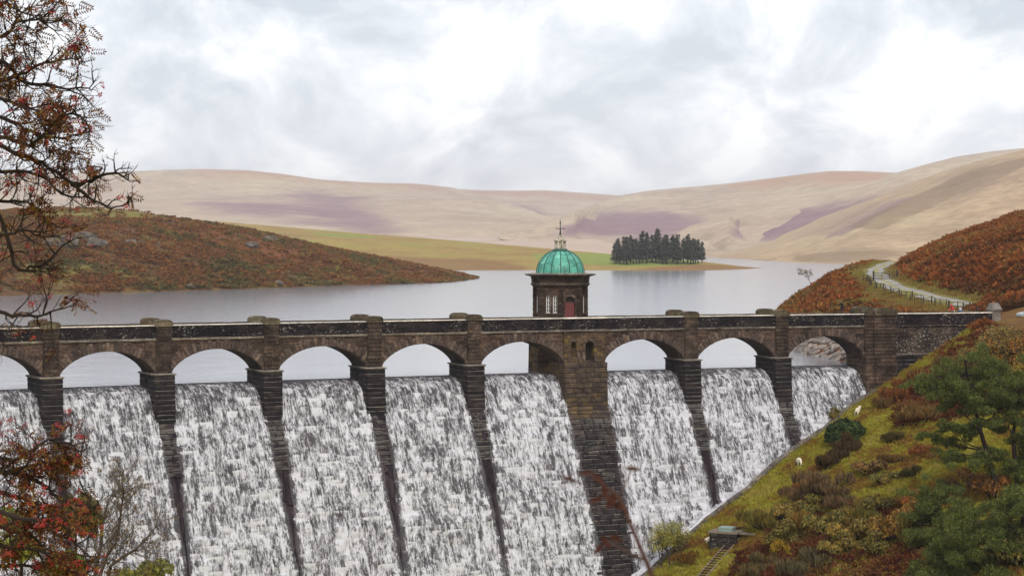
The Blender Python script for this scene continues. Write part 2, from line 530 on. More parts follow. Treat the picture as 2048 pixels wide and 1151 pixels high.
M['bush'] = leaf_mat('bush leaves', [(0, g3(.35)), (.5, g3(1.0)), (1, (1.7, 1.6, 1.3))], .3, tint=True)
M['needles'] = leaf_mat('pine needles', [(0, (.016, .027, .006)), (.5, (.08, .105, .018)), (1, (.27, .27, .06))], .35, pat=.3)
M['far_needles'] = leaf_mat('dark conifer needles', [(0, (.022, .028, .02)), (.5, (.05, .056, .036)), (1, (.1, .095, .062))], .2)
M['bark'] = plain('dark bark', (.028, .02, .016), .9, .15, var=.5)
M['grey_bark'] = plain('grey brown bark', (.075, .058, .045), .9, .15, var=.5)
M['rowan_leaf'] = leaf_mat('rowan leaves', [(0, (.02, .007, .005)), (.3, (.06, .012, .008)), (.55, (.11, .03, .008)), (.75, (.26, .09, .012)), (.88, (.1, .09, .014)), (1, (.34, .17, .02))], .4)
M['berry'] = plain('red berries', (.36, .011, .01), .35, .5, var=.3)
M['red_leaf'] = leaf_mat('russet leaves', [(0, (.03, .012, .01)), (.6, (.07, .024, .018)), (1, (.13, .055, .035))], .3)

def ground_mat(name, stops, scale=.25, fine=3.0, attr=None, attrstops=None, kind='World', bump=.3, micro=.5):
    m = Mt(name, .95, .1)
    v = m.coord(kind)
    n = m.noise(v, scale, 8, .62)
    c = m.ramp(n, stops)
    c = m.mix(micro, c, m.ramp(m.noise(v, fine, 4, .7), [(.3, g3(.5)), (.5, g3(1)), (.7, g3(1.5))]), 'MULTIPLY')
    c = m.mix(micro * .8, c, m.ramp(m.noise(v, fine * .22, 6, .65), [(.3, g3(.6)), (.5, g3(1)), (.7, g3(1.35))]), 'MULTIPLY')
    if attr:
        for a, st, sc, amt in attr:
            f = m.math('MULTIPLY', m.band(m.math('ADD', m.attr(a), m.math('MULTIPLY', m.math('SUBTRACT', m.noise(v, sc, 7, .7), .5), 1.3)), .2, .85), amt)
            c = m.mix(f, c, m.ramp(m.noise(v, fine * .7, 5, .6), st))
    m.color(c)
    m.bump(n, bump, 1.0)
    return m.m
HEATH = [(.3, (.16, .085, .115)), (.7, (.24, .145, .17))]
M['far_hill'] = ground_mat('far moor grass', [(.3, (.30, .225, .165)), (.5, (.39, .30, .22)), (.7, (.42, .35, .24))], .004, .05, [('heather', HEATH, .006, .85), ('rust', [(.3, (.34, .17, .1)), (.7, (.4, .24, .15))], .01, .7)], bump=0, micro=.5)
M['right_hill'] = ground_mat('right moor grass', [(.3, (.28, .195, .125)), (.5, (.37, .265, .165)), (.7, (.39, .31, .185))], .008, .09, [('heather', HEATH, .02, .6), ('rust', [(.3, (.14, .09, .05)), (.7, (.2, .13, .08))], .05, .6)], bump=0, micro=.45)
M['plain'] = ground_mat('pale plain', [(.3, (.38, .28, .215)), (.7, (.46, .36, .29))], .006, .05, bump=0, micro=.2)
M['mid_grass'] = ground_mat('peninsula grass', [(.32, (.2, .115, .04)), (.5, (.27, .185, .055)), (.68, (.24, .22, .05))], .02, .3, [('green', [(.3, (.14, .19, .04)), (.7, (.22, .25, .05))], .03, .9), ('rust', [(.3, (.15, .07, .03)), (.7, (.22, .11, .05))], .04, .7)], bump=0, micro=.4)
M['bracken_ground'] = ground_mat('bracken floor', [(.32, (.05, .035, .014)), (.5, (.1, .05, .022)), (.68, (.13, .1, .03))], .05, .5, [('green', [(.3, (.13, .12, .03)), (.7, (.2, .17, .045))], .08, .8), ('rust', [(.3, (.11, .036, .014)), (.7, (.18, .065, .022))], .08, .8)])
M['bank'] = ground_mat('bank turf', [(.34, (.17, .095, .03)), (.48, (.25, .21, .03)), (.66, (.3, .31, .04))], .16, 1.2, [('rust', [(.3, (.08, .03, .014)), (.7, (.14, .06, .026))], .25, .9)], micro=.6)
M['track'] = ground_mat('gravel track', [(.3, (.2, .185, .17)), (.7, (.32, .3, .28))], .4, 3.0, [('green', [(.3, (.2, .19, .06)), (.7, (.28, .25, .09))], .5, .9)], micro=.3)
M['dirt'] = ground_mat('valley floor', [(.3, (.04, .035, .02)), (.7, (.09, .075, .035))], .15, 1.0)

def clump_mat(name, stops, pstops, pscale=.06, trans=.3):
    """ground cover: colour from plant to plant and from patch to patch"""
    m = Mt(name, .9, .1)
    c = m.ramp(m.math('ADD', m.math('MULTIPLY_ADD', m.noise(m.coord('World'), pscale, 5, .65), 1.45, -.36), m.math('MULTIPLY', m.rnd(), .25)), pstops)
    c = m.mix(.8, c, m.ramp(m.island(), stops), 'MULTIPLY')
    m.color(c)
    tr = m.n('ShaderNodeBsdfTranslucent'); m.put(tr.inputs[0], c)
    ms = m.n('ShaderNodeMixShader'); ms.inputs[0].default_value = trans
    m.l(m.b.outputs[0], ms.inputs[1]); m.l(tr.outputs[0], ms.inputs[2]); m.l(ms.outputs[0], m.out.inputs[0])
    return m.m
VAR = [(0, g3(.45)), (.5, g3(1.0)), (1, (1.7, 1.55, 1.3))]
M['bracken'] = clump_mat('dead bracken', VAR, [(.32, (.1, .045, .016)), (.45, (.24, .07, .02)), (.58, (.23, .095, .027)), (.7, (.17, .125, .04))])
M['heath'] = clump_mat('hillside heath', VAR, [(.25, (.095, .088, .03)), (.4, (.16, .12, .037)), (.5, (.25, .1, .028)), (.6, (.19, .075, .028)), (.68, (.25, .13, .04)), (.8, (.21, .17, .05))], .03)
M['tuft'] = clump_mat('grass tufts', VAR, [(.34, (.25, .12, .04)), (.46, (.33, .26, .035)), (.6, (.36, .37, .045)), (.74, (.46, .34, .1))], .2, .4)
M['litter'] = clump_mat('red brown bracken litter', VAR, [(.3, (.09, .026, .013)), (.5, (.16, .05, .022)), (.7, (.2, .11, .035))], .3)

def lake_mat():
    m = Mt('lake water', .12, .5)
    m.color((.165, .172, .205))  # paler than the dark water itself: reflected sky brightness put into the colour
    m.b.inputs['IOR'].default_value = 1.6
    v = m.coord('World', (1, .55, 1))
    n = m.math('ADD', m.noise(v, 1.1, 4, .6), m.math('MULTIPLY', m.noise(v, .22, 3, .5), 1.6))
    m.bump(n, .6, .06)
    return m.m
M['lake'] = lake_mat()

def cascade_mat():
    m = Mt('falling water', .3, .5)
    uv = m.n('ShaderNodeUVMap', uv_map='UVMap').outputs[0]
    def sc(a, b, loc=(0, 0, 0)):
        mp = m.n('ShaderNodeMapping'); mp.inputs['Scale'].default_value = (a, b, 1); mp.inputs['Location'].default_value = loc
        m.l(uv, mp.inputs[0]); return mp.outputs[0]
    f = m.attr('foam')
    s1 = m.noise(sc(5.8, .75), 1.0, 6, .7, .6)
    s2 = m.noise(sc(13, 4.2, (7, 3, 0)), 1.0, 5, .75, .8)
    s3 = m.noise(sc(1.5, .3, (2, 9, 0)), 1.0, 4, .6)
    s4 = m.noise(sc(1.9, 1.0, (11, 5, 0)), 1.0, 5, .62, .9)
    x = m.math('ADD', f, m.math('MULTIPLY', m.math('SUBTRACT', s1, .5), 1.7))
    x = m.math('ADD', x, m.math('MULTIPLY', m.math('SUBTRACT', s4, .5), 1.5))
    x = m.math('ADD', x, m.math('MULTIPLY', m.math('SUBTRACT', s2, .5), 1.55))
    x = m.math('ADD', x, m.math('MULTIPLY', m.math('SUBTRACT', s3, .5), 1.0))
    fac = m.math('ADD', m.math('MULTIPLY', m.band(x, .10, .80), .96), .04)
    df = m.n('ShaderNodeBsdfDiffuse'); df.inputs[0].default_value = (.93, .915, .97, 1)
    bp = m.n('ShaderNodeBump'); bp.inputs['Strength'].default_value = .8; bp.inputs['Distance'].default_value = .12
    m.l(x, bp.inputs['Height']); m.l(bp.outputs[0], df.inputs['Normal'])
    tl = m.n('ShaderNodeBsdfTranslucent'); tl.inputs[0].default_value = (.86, .85, .9, 1)
    a = m.n('ShaderNodeMixShader'); a.inputs[0].default_value = .25
    m.l(df.outputs[0], a.inputs[1]); m.l(tl.outputs[0], a.inputs[2])
    tp = m.n('ShaderNodeBsdfTransparent'); tp.inputs[0].default_value = (.9, .88, .88, 1)
    gl = m.n('ShaderNodeBsdfGlossy'); gl.inputs['Roughness'].default_value = .25; m.l(bp.outputs[0], gl.inputs['Normal'])
    b = m.n('ShaderNodeMixShader'); b.inputs[0].default_value = .05
    m.l(tp.outputs[0], b.inputs[1]); m.l(gl.outputs[0], b.inputs[2])
    ms = m.n('ShaderNodeMixShader'); m.l(fac, ms.inputs[0]); m.l(b.outputs[0], ms.inputs[1]); m.l(a.outputs[0], ms.inputs[2])
    m.l(ms.outputs[0], m.out.inputs[0])
    return m.m
M['cascade'] = cascade_mat()

# ---------------------------------------------------------------- downstream ground height
KERB = [(1749, 785.5), (1693.6, 821), (1650, 860.5), (1595, 896), (1540, 939), (1492.5, 982.7), (1429, 1030), (1370, 1081), (1311, 1136.6)]
kpts = []
for px, py in KERB:
    Y = np.linspace(180, 262, 9001)
    z = HC - (py - YH) / F * Y
    s, n = inv((px - 1024) / F * Y, Y)
    i = int(np.argmax((n - face(z) - (.7 + np.clip(-z - 4, 0, 20) * .11)) < 0))
    kpts.append((float(s[i]), float(n[i]), float(z[i])))
kpts.append((kpts[-1][0] - 6.5, kpts[-1][1] + 1.7, kpts[-1][2] - 3.6))
KP = np.array(kpts)[::-1]                 # increasing s
def kz(s): return np.where(s > KP[-1, 0], KP[-1, 2] + (s - KP[-1, 0]) * .56, np.interp(s, KP[:, 0], KP[:, 2]))
def kn(s): return np.interp(s, KP[:, 0], KP[:, 1])
def ground(X, Y):
    """height of the valley below the dam"""
    X = np.asarray(X, float); Y = np.asarray(Y, float)
    s, n = inv(X, Y)
    rb = np.minimum(kz(s), 5.25 + np.clip(s - 56, 0, 99) * .25) - .035 * np.clip(n - kn(s), 0, 200)
    fl = np.where(s < KP[0, 0], KP[0, 2] - .02 * np.clip(n - 12, 0, 300), -40)
    lb = KP[0, 2] + np.clip(-74 - s, 0, 48) * .58 * (1 - sstep(50, 100, n))
    dist = np.hypot(X, Y)
    nb = 12.9 - .2 * np.clip(dist - 2.5, 0, 400) - np.clip(X - 10, 0, 100) * .12
    nb = np.where(Y < 5, 12.9 + np.clip(-Y, 0, 60) * .3, nb)
    g = np.maximum(np.maximum(rb, fl), np.maximum(lb, nb))
    amp = sstep(0, 4, n - kn(s)) * .8 + .05
    return g + amp * fbm(X * .16, Y * .16, 3, 4) * .9 + amp * .25 * fbm(X * .7, Y * .7, 9, 3)
def hit(px, py, y0=90, y1=245):
    """first point of the valley ground on a sight line"""
    Y = np.linspace(y0, y1, 3000)
    X = (px - 1024) / F * Y; z = HC - (py - YH) / F * Y
    b = z < ground(X, Y)
    i = int(np.argmax(b)) if b.any() else len(Y) - 1
    return float(X[i]), float(Y[i]), float(ground(X[i], Y[i]))

# ---------------------------------------------------------------- setting: lake and land
def struct(o): return tag(o, kind='structure')
ss = np.linspace(-110, 44, 60)
cr_ = np.stack(P(ss, -4.78), -1)
xs_far = np.linspace(-2600, 1500, 60)
rows = []
for t in (0, .003, .01, .03, .08, .2, .45, .75, 1):
    far = np.stack([xs_far, np.full(60, 2900.0)], -1)
    q = cr_ * (1 - t) + far * t
    rows.append(np.concatenate([q, np.full((60, 1), 0.03)], 1))
struct(link('lake_water', grid_mesh('lake_water', np.array(rows), M['lake'])))
bd = np.array([[(-8900, 300, -2.2), (8900, 300, -2.2)], [(-9000, 11800, -2.2), (9000, 11800, -2.2)]], float)
struct(link('lake_bed_ground', grid_mesh('lake_bed_ground', bd, M['plain'], False)))

def poly_mask(px, py, poly):
    poly = np.asarray(poly, float)
    inside = np.zeros(px.shape, bool)
    n = len(poly); j = n - 1
    for i in range(n):
        xi, yi = poly[i]; xj, yj = poly[j]
        c = ((yi > py) != (yj > py)) & (px < (xj - xi) * (py - yi) / (yj - yi + 1e-9) + xi)
        inside ^= c; j = i
    return inside
def soft(mask, k=3):
    m = mask.astype(float)
    for _ in range(k):
        p = np.pad(m, 1, mode='edge')
        m = (p[1:-1, 1:-1] * 2 + p[:-2, 1:-1] + p[2:, 1:-1] + p[1:-1, :-2] + p[1:-1, 2:]) / 6
    return m
def to_px(G): return 1024 + F * G[..., 0] / G[..., 1], YH + F * (HC - G[..., 2]) / G[..., 1]
def hill(name, foot, ridge, back, mat, nu=140, nv=40, bulge=.0, amp=4.0, nsc=.01, patches=None, mid=None, seed=1, soften=12, power=1.0):
    """hillside lofted from its shore line over its ridge to the land behind; foot and ridge are (px, py, Y) sight points"""
    x0 = max(foot[0][0], ridge[0][0]); x1 = min(foot[-1][0], ridge[-1][0])
    xs = np.linspace(x0, x1, nu)
    fo = by_x(foot, xs); ri = by_x(ridge, xs)
    Fp = np.stack(W(fo[:, 0], fo[:, 1], fo[:, 2]), -1); Rp = np.stack(W(ri[:, 0], ri[:, 1], ri[:, 2]), -1)
    v = np.linspace(0, 1, nv)
    rows = []
    for t in v:
        q = Fp * (1 - t) + Rp * t
        h = t ** power
        zz = Fp[:, 2] * (1 - h) + Rp[:, 2] * h + bulge * (Rp[:, 2] - Fp[:, 2]) * math.sin(math.pi * t) * .5
        env = math.sin(math.pi * t) ** 1.6 if 0 < t < .999 else 0
        zz = zz + env * amp * fbm(q[:, 0] * nsc, q[:, 1] * nsc, seed, 5)
        cap_ = HC + (Rp[:, 2] - HC) * q[:, 1] / Rp[:, 1]
        if t < .999: zz = np.minimum(zz, cap_ - .0006 * q[:, 1])
        rows.append(np.stack([q[:, 0], q[:, 1], zz], -1))
    lift = Rp[:, 2] - Fp[:, 2]
    for k in range(1, 7):
        t = k / 6
        q = Rp + np.array([0, back * t, 0])
        zz = Rp[:, 2] - (Rp[:, 2] + 3) * t * t
        rows.append(np.stack([q[:, 0], q[:, 1], zz], -1))
    rows.insert(0, rows[0] + np.array([0, -3, -2.5]))
    G = np.array(rows)
    px, py = to_px(G)
    at = {}
    for nm, polys in (patches or {}).items():
        m = np.zeros(px.shape, bool)
        for p in polys: m |= poly_mask(px, py, p)
        at[nm] = soft(m, soften)
    o = struct(link(name, grid_mesh(name, G, mat, True, at)))
    return o, G
def shoreY(py): return F * HC / (py - YH)

# far hills, farthest first
hill('moor_hill', [(600, 460, 3900), (1400, 470, 3900)], [(600, 392, 9200), (840, 378, 9200), (900, 377, 9200), (960, 380, 9200), (1040, 381, 9200), (1090, 380, 9200), (1150, 384, 9200), (1240, 391, 9200), (1400, 400, 9200)], 1800, M['far_hill'], amp=40, nsc=.0018, bulge=.25, seed=11,
     patches={'rust': [[(880, 374), (1010, 378), (1240, 388), (1240, 404), (1100, 398), (960, 392)]], 'heather': [[(960, 420), (1050, 410), (1110, 425), (1060, 445), (980, 445)]]})
hill('moor_hill', [(-420, 480, 2900), (0, 478, 2900), (600, 470, 2900), (1150, 470, 3000)], [(-420, 360, 7600), (-100, 352, 7600), (60, 348, 7600), (250, 343, 7600), (340, 339, 7600), (410, 338, 7600), (490, 340, 7600), (560, 347, 7600), (640, 359, 7600), (740, 365, 7600), (830, 367, 7600), (900, 374, 7600), (980, 392, 7000), (1060, 418, 6200), (1150, 452, 4800)], 1800, M['far_hill'], amp=55, nsc=.0017, bulge=.2, seed=5,
     patches={'heather': [[(345, 402), (400, 396), (520, 404), (640, 414), (760, 436), (840, 462), (760, 466), (600, 442), (430, 424)], [(560, 380), (660, 384), (780, 402), (760, 420), (660, 410), (600, 396)]], 'rust': [[(360, 336), (520, 338), (720, 360), (910, 370), (900, 382), (700, 372), (520, 354), (380, 350)]]})
hill('moor_hill', [(1000, 474, 2500), (1240, 500, 2450), (1400, 509, 2300), (1700, 520, 2000), (2300, 520, 2000)], [(1000, 466, 2600), (1060, 455, 2750), (1150, 424, 3100), (1200, 404, 5400), (1240, 391, 5400), (1290, 382, 5400), (1350, 376, 5400), (1400, 372, 5400), (1480, 364, 5400), (1560, 354, 5400), (1620, 346, 5400), (1660, 342, 5400), (1720, 342, 5400), (1790, 345, 5400), (2300, 330, 5400)], 1500, M['far_hill'], amp=40, nsc=.0026, bulge=.25, seed=21,
     patches={'heather': [[(1170, 440), (1210, 425), (1300, 418), (1365, 418), (1340, 432), (1420, 430), (1430, 450), (1370, 465), (1330, 480), (1080, 468)]], 'rust': [[(1440, 372), (1620, 342), (1790, 343), (1760, 362), (1600, 364), (1500, 380)]]})
_, GC = hill('moor_hill', [(1360, 506, 2500), (1400, 510, 2440), (1470, 513, 2200), (1545, 518, 1920), (1800, 525, 1650), (2500, 520, 1700)], [(1360, 468, 2560), (1404, 448, 2600), (1460, 434, 2650), (1516, 423, 4200), (1600, 400, 4200), (1713, 370, 4200), (1797, 344, 4200), (1850, 329, 4200), (1909, 314, 4200), (1980, 303, 4200), (2048, 296, 4200), (2500, 280, 4200)], 1500, M['far_hill'], amp=26, nsc=.004, bulge=.2, seed=31,
     patches={'heather': [[(1450, 452), (1490, 440), (1560, 428), (1620, 418), (1700, 400), (1790, 376), (1860, 362), (1800, 400), (1720, 425), (1640, 462), (1540, 484), (1470, 480)]], 'rust': [[(1480, 500), (1600, 488), (1600, 512), (1540, 514)]]})
hill('moor_hill', [(1536, 522.5, 1637), (1580, 525, 1530), (1650, 526.5, 1472), (1720, 527, 1453), (1800, 526, 1490), (2500, 520, 1600)], [(1536, 521, 1690), (1580, 504, 1800), (1629, 482, 1900), (1713, 442, 2000), (1797, 398, 2050), (1881, 364, 2100), (1965, 325, 2100), (2048, 299, 2100), (2500, 280, 2100)], 1200, M['right_hill'], amp=18, nsc=.006, bulge=.15, seed=41, nu=220, nv=70,
     patches={'rust': [[(1690, 455), (1800, 405), (1930, 345), (2060, 310), (2060, 330), (1960, 370), (1850, 420), (1760, 460)], [(1560, 512), (1720, 498), (1860, 505), (1730, 524), (1600, 524)]], 'heather': [[(1640, 476), (1713, 440), (1800, 396), (1830, 392), (1760, 430), (1690, 470)]]})
g = []
for Y, py in ((1450, 530), (1500, 502), (1800, 494), (2200, 487), (2600, 478), (3100, 469)):
    g.append([W(px, py + 40 * float(sstep(1180, 1330, px)), Y) for px in np.linspace(-500, 1420, 60)])
struct(link('valley_plain', grid_mesh('valley_plain', np.array(g), M['plain'])))

# grassy peninsula with the spit
mf = [(-500, 545, 1002), (300, 543, 1038), (900, 540.5, 1087), (1000, 540, 1097), (1200, 540.5, 1087), (1300, 541, 1077), (1380, 541, 1077), (1440, 540, 1097), (1490, 538, 1140), (1530, 536.4, 1177)]
mr = [(-500, 420, 1800), (200, 430, 1750), (360, 437, 1700), (440, 443, 1660), (500, 448, 1640), (620, 458, 1600), (740, 468, 1560), (850, 476, 1520), (960, 485, 1470), (1100, 497, 1400), (1180, 504, 1350), (1230, 509, 1300), (1300, 514, 1260), (1380, 520, 1235), (1440, 527, 1205), (1490, 533, 1195), (1530, 536, 1185)]
_, GM = hill('grass_peninsula', mf, mr, 160, M['mid_grass'], 300, 50, .12, 3.0, .02, seed=51,
     patches={'green': [[(1060, 508), (1240, 504), (1390, 518), (1400, 530), (1260, 534), (1080, 522)], [(620, 464), (760, 472), (760, 478), (620, 470)]], 'rust': [[(640, 500), (800, 512), (1000, 522), (1060, 534), (1060, 545), (700, 545)], [(1380, 528), (1530, 534), (1530, 541), (1330, 545), (1260, 540)]]})
# near headland on the left
lf = [(-700, 604, 497), (-300, 599, 519), (0, 592.5, 551), (60, 590, 564), (300, 584, 599), (500, 578, 639), (700, 571, 692), (830, 567, 727), (890, 564.5, 750), (925, 560.5, 791), (947, 557, 830)]
lr = [(-700, 470, 640), (-300, 440, 700), (0, 424, 740), (60, 418, 745), (110, 415, 748), (200, 417, 752), (280, 423, 758), (330, 434, 765), (420, 447, 775), (500, 461, 785), (560, 476, 795), (620, 489, 802), (700, 506, 812), (780, 521, 820), (850, 535, 828), (900, 546, 834), (930, 553, 836), (947, 556.4, 838)]
_, GL = hill('headland', lf, lr, 90, M['bracken_ground'], 320, 70, .22, 5.0, .03, seed=61,
     patches={'green': [[(60, 414), (260, 418), (330, 436), (200, 438), (90, 440)], [(30, 520), (200, 530), (320, 545), (260, 560), (40, 570)]], 'rust': [[(300, 440), (560, 480), (860, 545), (700, 565), (420, 500), (300, 470)], [(850, 540), (950, 555), (950, 560), (880, 562)]]})

# right shore: knoll, track and bracken hill behind the end of the dam
SEC = [  # (Y, [(x, z), ...]) shore, shoulder, verge, track left, track right, hill
    (245.5, [(38, -2.5), (42.2, 0), (44.5, 3.5), (47, 5.0), (54, 5.3), (59.2, 5.6), (62.6, 5.6), (65, 5.8), (72, 8.6), (86, 13), (125, 21)]),
    (252, [(37.5, -2.5), (40.8, 0), (43.5, 3.4), (46, 5.0), (53, 5.5), (58.4, 6.2), (61.8, 6.3), (64.4, 6.7), (72, 10), (86, 15), (125, 23)]),
    (273, [(35.5, -2.5), (38.9, 0), (42.0, 3.4), (45.5, 4.9), (52, 5.6), (57.0, 6.9), (60.4, 7.1), (63, 7.7), (71, 12), (85, 16.5), (125, 24.5)]),
    (300, [(37, -2.5), (40.5, 0), (43.6, 3.4), (47.5, 5.15), (52.5, 6.8), (56.0, 8.0), (59.4, 8.2), (62, 8.8), (70, 12.8), (85, 17.8), (125, 26)]),
    (325, [(39, -2.5), (42.4, 0), (45.5, 3.2), (49.5, 5.4), (54.5, 8.6), (58.3, 9.1), (61.7, 9.2), (64.5, 10), (72, 13.2), (87, 18.8), (125, 26.5)]),
    (348, [(42, -2.5), (45, 0), (48, 3.6), (52, 6.0), (57.6, 9.5), (61.8, 9.8), (65.2, 9.9), (68, 10.8), (76, 14), (90, 19.2), (125, 26.5)]),
    (378, [(48, -2.5), (51, 0), (54.5, 3.8), (59, 6.8), (65.4, 10.4), (69.2, 10.6), (72.8, 10.6), (75.5, 11.3), (84, 15.4), (96, 19.6), (130, 27)]),
    (412, [(58, -2.5), (61, 0), (64.5, 3.8), (69.5, 6.8), (75, 10.4), (78.6, 11.0), (82.2, 11.0), (84, 11.4), (92, 15.5), (104, 19.8), (135, 27)]),
    (450, [(70, -2.5), (74, 0), (78, 3), (83, 6), (88, 9), (92, 10), (95, 10), (98, 10.5), (106, 14), (118, 18), (145, 25)])]
NB = 14
secs = []
for Y, pts in SEC:
    row = []
    for a, b in zip(pts[:-1], pts[1:]):
        for k in range(NB): row.append((a[0] + (b[0] - a[0]) * k / NB, Y, a[1] + (b[1] - a[1]) * k / NB))
    row.append((pts[-1][0], Y, pts[-1][1])); secs.append(row)
secs = np.array(secs)
G = np.stack([cubic(secs[:, j], 130) for j in range(secs.shape[1])], 1)
kk = np.ones(9) / 9
sm = np.array([np.convolve(np.pad(r, (4, 4), mode='edge'), kk, 'valid') for r in G[..., 2]])
G[..., 2] = sm
jj = np.arange(G.shape[1])
offtrack = np.clip((np.abs(jj - 5.5 * NB) - 9) / 8, 0, 1)[None]
G[..., 2] += offtrack * (.9 * fbm(G[..., 0] * .12, G[..., 1] * .12, 71, 4) + .25 * fbm(G[..., 0] * .6, G[..., 1] * .6, 73, 3))
GR = G
gat = {'rust': np.repeat(((jj > 7.2 * NB) | (jj < 4.4 * NB)).astype(float)[None], G.shape[0], 0), 'green': np.repeat((np.abs(jj - 5.5 * NB) < 1.7 * NB).astype(float)[None], G.shape[0], 0)}
struct(link('shore_hill', grid_mesh('shore_hill', G, M['bracken_ground'], True, gat)))
tr = []
for i in range(G.shape[0]):
    a = G[i, 5 * NB]; b = G[i, 6 * NB]
    wob = .25 * math.sin(i * .5)
    tr.append([a + (b - a) * t + np.array([wob, 0, .05]) for t in np.linspace(.1, .9, 9)])
tr = np.array(tr)
ta = np.zeros(tr.shape[:2]); ta[:, 4] = .8; ta[:, 3] = ta[:, 5] = .45
ta[70:, :] += .15
struct(link('gravel_track', grid_mesh('gravel_track', tr, M['track'], True, {'green': ta})))
def shore_pt(Y, u):
    """point of the right shore land at depth Y and section position u (0..10)"""
    i = int(np.argmin(np.abs(GR[:, 0, 1] - Y)))
    f = u * NB; j = int(min(f, GR.shape[1] - 2)); t = f - j
    return GR[i, j] * (1 - t) + GR[i, j + 1] * t

# valley below the dam
sg = np.concatenate([np.linspace(-210, -80, 30), np.linspace(-78, 0, 40), np.linspace(.4, 78, 200), np.linspace(80, 140, 20)])
tg = np.concatenate([np.linspace(0, 1, 150) ** 1.15 * 60, np.linspace(62, 260, 60)])
S_, T_ = np.meshgrid(sg, tg, indexing='ij')
N_ = kn(S_) + T_ - .05
N_ = np.where(S_ > KP[-1, 0] + 1, np.maximum(.35, kn(S_) - (S_ - KP[-1, 0] - 1) * .5) + T_, N_)
N_ = np.where(S_ > 55, np.maximum(-14, .35 - (S_ - 55) * 4) + T_, N_)
Xg, Yg = P(S_, N_)
Zg = ground(Xg, Yg)
GB = np.stack([Xg, Yg, Zg], -1)
bpx, bpy_ = to_px(np.where(Yg[..., None] > 20, GB, 1e6))
rust = np.zeros(bpx.shape, bool)
for p in ([(1480, 1110), (1560, 1085), (1700, 1085), (1830, 1090), (1900, 1151), (1900, 1300), (1440, 1300)], [(1530, 1060), (1620, 1000), (1800, 1010), (1820, 1040), (1600, 1070)], [(1940, 560), (2200, 560), (2200, 800), (1960, 780)], [(1790, 800), (1820, 765), (1880, 700), (1990, 640), (2120, 640), (2120, 790), (1980, 830), (1810, 850)]):
    rust |= poly_mask(bpx, bpy_, p)
struct(link('valley_bank', grid_mesh('valley_bank', GB, M['bank'], True, {'rust': soft(rust, 5)})))

# ---------------------------------------------------------------- the dam
dam_loc, dam_rz = frame(2.5, 0, -22)
dam = empty('stone_dam', dam_loc, 0)
tag(dam, 'long dark stone dam with arches, piers and parapet carrying a road over the weir', 'dam')
def on_dam(o, s, n=0.0, z=0.0):
    (x, y, zz), rz = frame(s, n, z)
    o.parent = dam
    o.location = (x - dam_loc[0], y - dam_loc[1], zz - dam_loc[2])
    o.rotation_euler = (0, 0, rz)
    return o
rs = random.Random(3)
SPR, RISE, HS = 1.38, 2.38, 4.95           # springing level, rise and half span of the arches
def arc(t): return (t * HS, SPR + RISE * max(0.0, 1 - abs(t) ** 2.05) ** .72)
def pier_front(z): return -max(.3 + .05 * (1.2 - z), float(face(z)) + .05)

# --- one bay of arch, string course, parapets and road; the meshes are shared by all bays
mb = MB()
K = 56
tt = [math.sin(math.pi / 2 * (2 * k / K - 1)) for k in range(K + 1)]
ar = [arc(t) for t in tt]
ar[0] = (-5.12, SPR - .3); ar[-1] = (5.12, SPR - .3)
for y in (.2, 4.6):
    vs = []
    for x, z in ar: vs += [(x, y, z), (x, y, 4.74)]
    mb.add(vs, [(2 * k, 2 * k + 2, 2 * k + 3, 2 * k + 1) for k in range(K)])
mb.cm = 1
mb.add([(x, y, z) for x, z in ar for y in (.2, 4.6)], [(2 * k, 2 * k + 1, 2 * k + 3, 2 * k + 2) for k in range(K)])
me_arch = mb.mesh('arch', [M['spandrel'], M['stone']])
me_str = []
for yy in ((.04, .34), (4.46, 4.76)):
    mb = MB(); x = -5.15
    while x < 5.1:
        w_ = min(rs.uniform(.7, 1.3), 5.15 - x)
        mb.stone(x, x + w_, yy[0] + rs.uniform(0, .03), yy[1], 4.72, 4.96 + rs.uniform(-.02, .03), .02, .04, rnd=rs)
        x += w_
    me_str.append(mb.mesh('string_course', M['string']))
def parapet_mesh(hw, y0, y1):
    mb = MB(); mb.box(-hw, hw, y0, y1, 4.95, 6.21)
    return mb.mesh('parapet', M['parapet'])
def coping_mesh(hw, y0, y1, mt='coping'):
    mb = MB(); x = -hw
    while x < hw - .05:
        w_ = min(rs.uniform(.9, 1.5), hw - x)
        mb.stone(x, x + w_, y0, y1, 6.22, 6.335 + rs.uniform(-.012, .012), .01, .02, rnd=rs)
        x += w_
    return mb.mesh('coping', M[mt])
me_par = [parapet_mesh(5.15, .2, .62), parapet_mesh(5.15, 4.18, 4.6)]
me_cop = [coping_mesh(5.15, .1, .74), coping_mesh(5.15, 4.06, 4.72, 'cap')]
mb = MB(); mb.box(-5.6, 5.6, .55, 4.25, 4.7, 5.18); me_road = mb.mesh('road_deck', M['asphalt'])
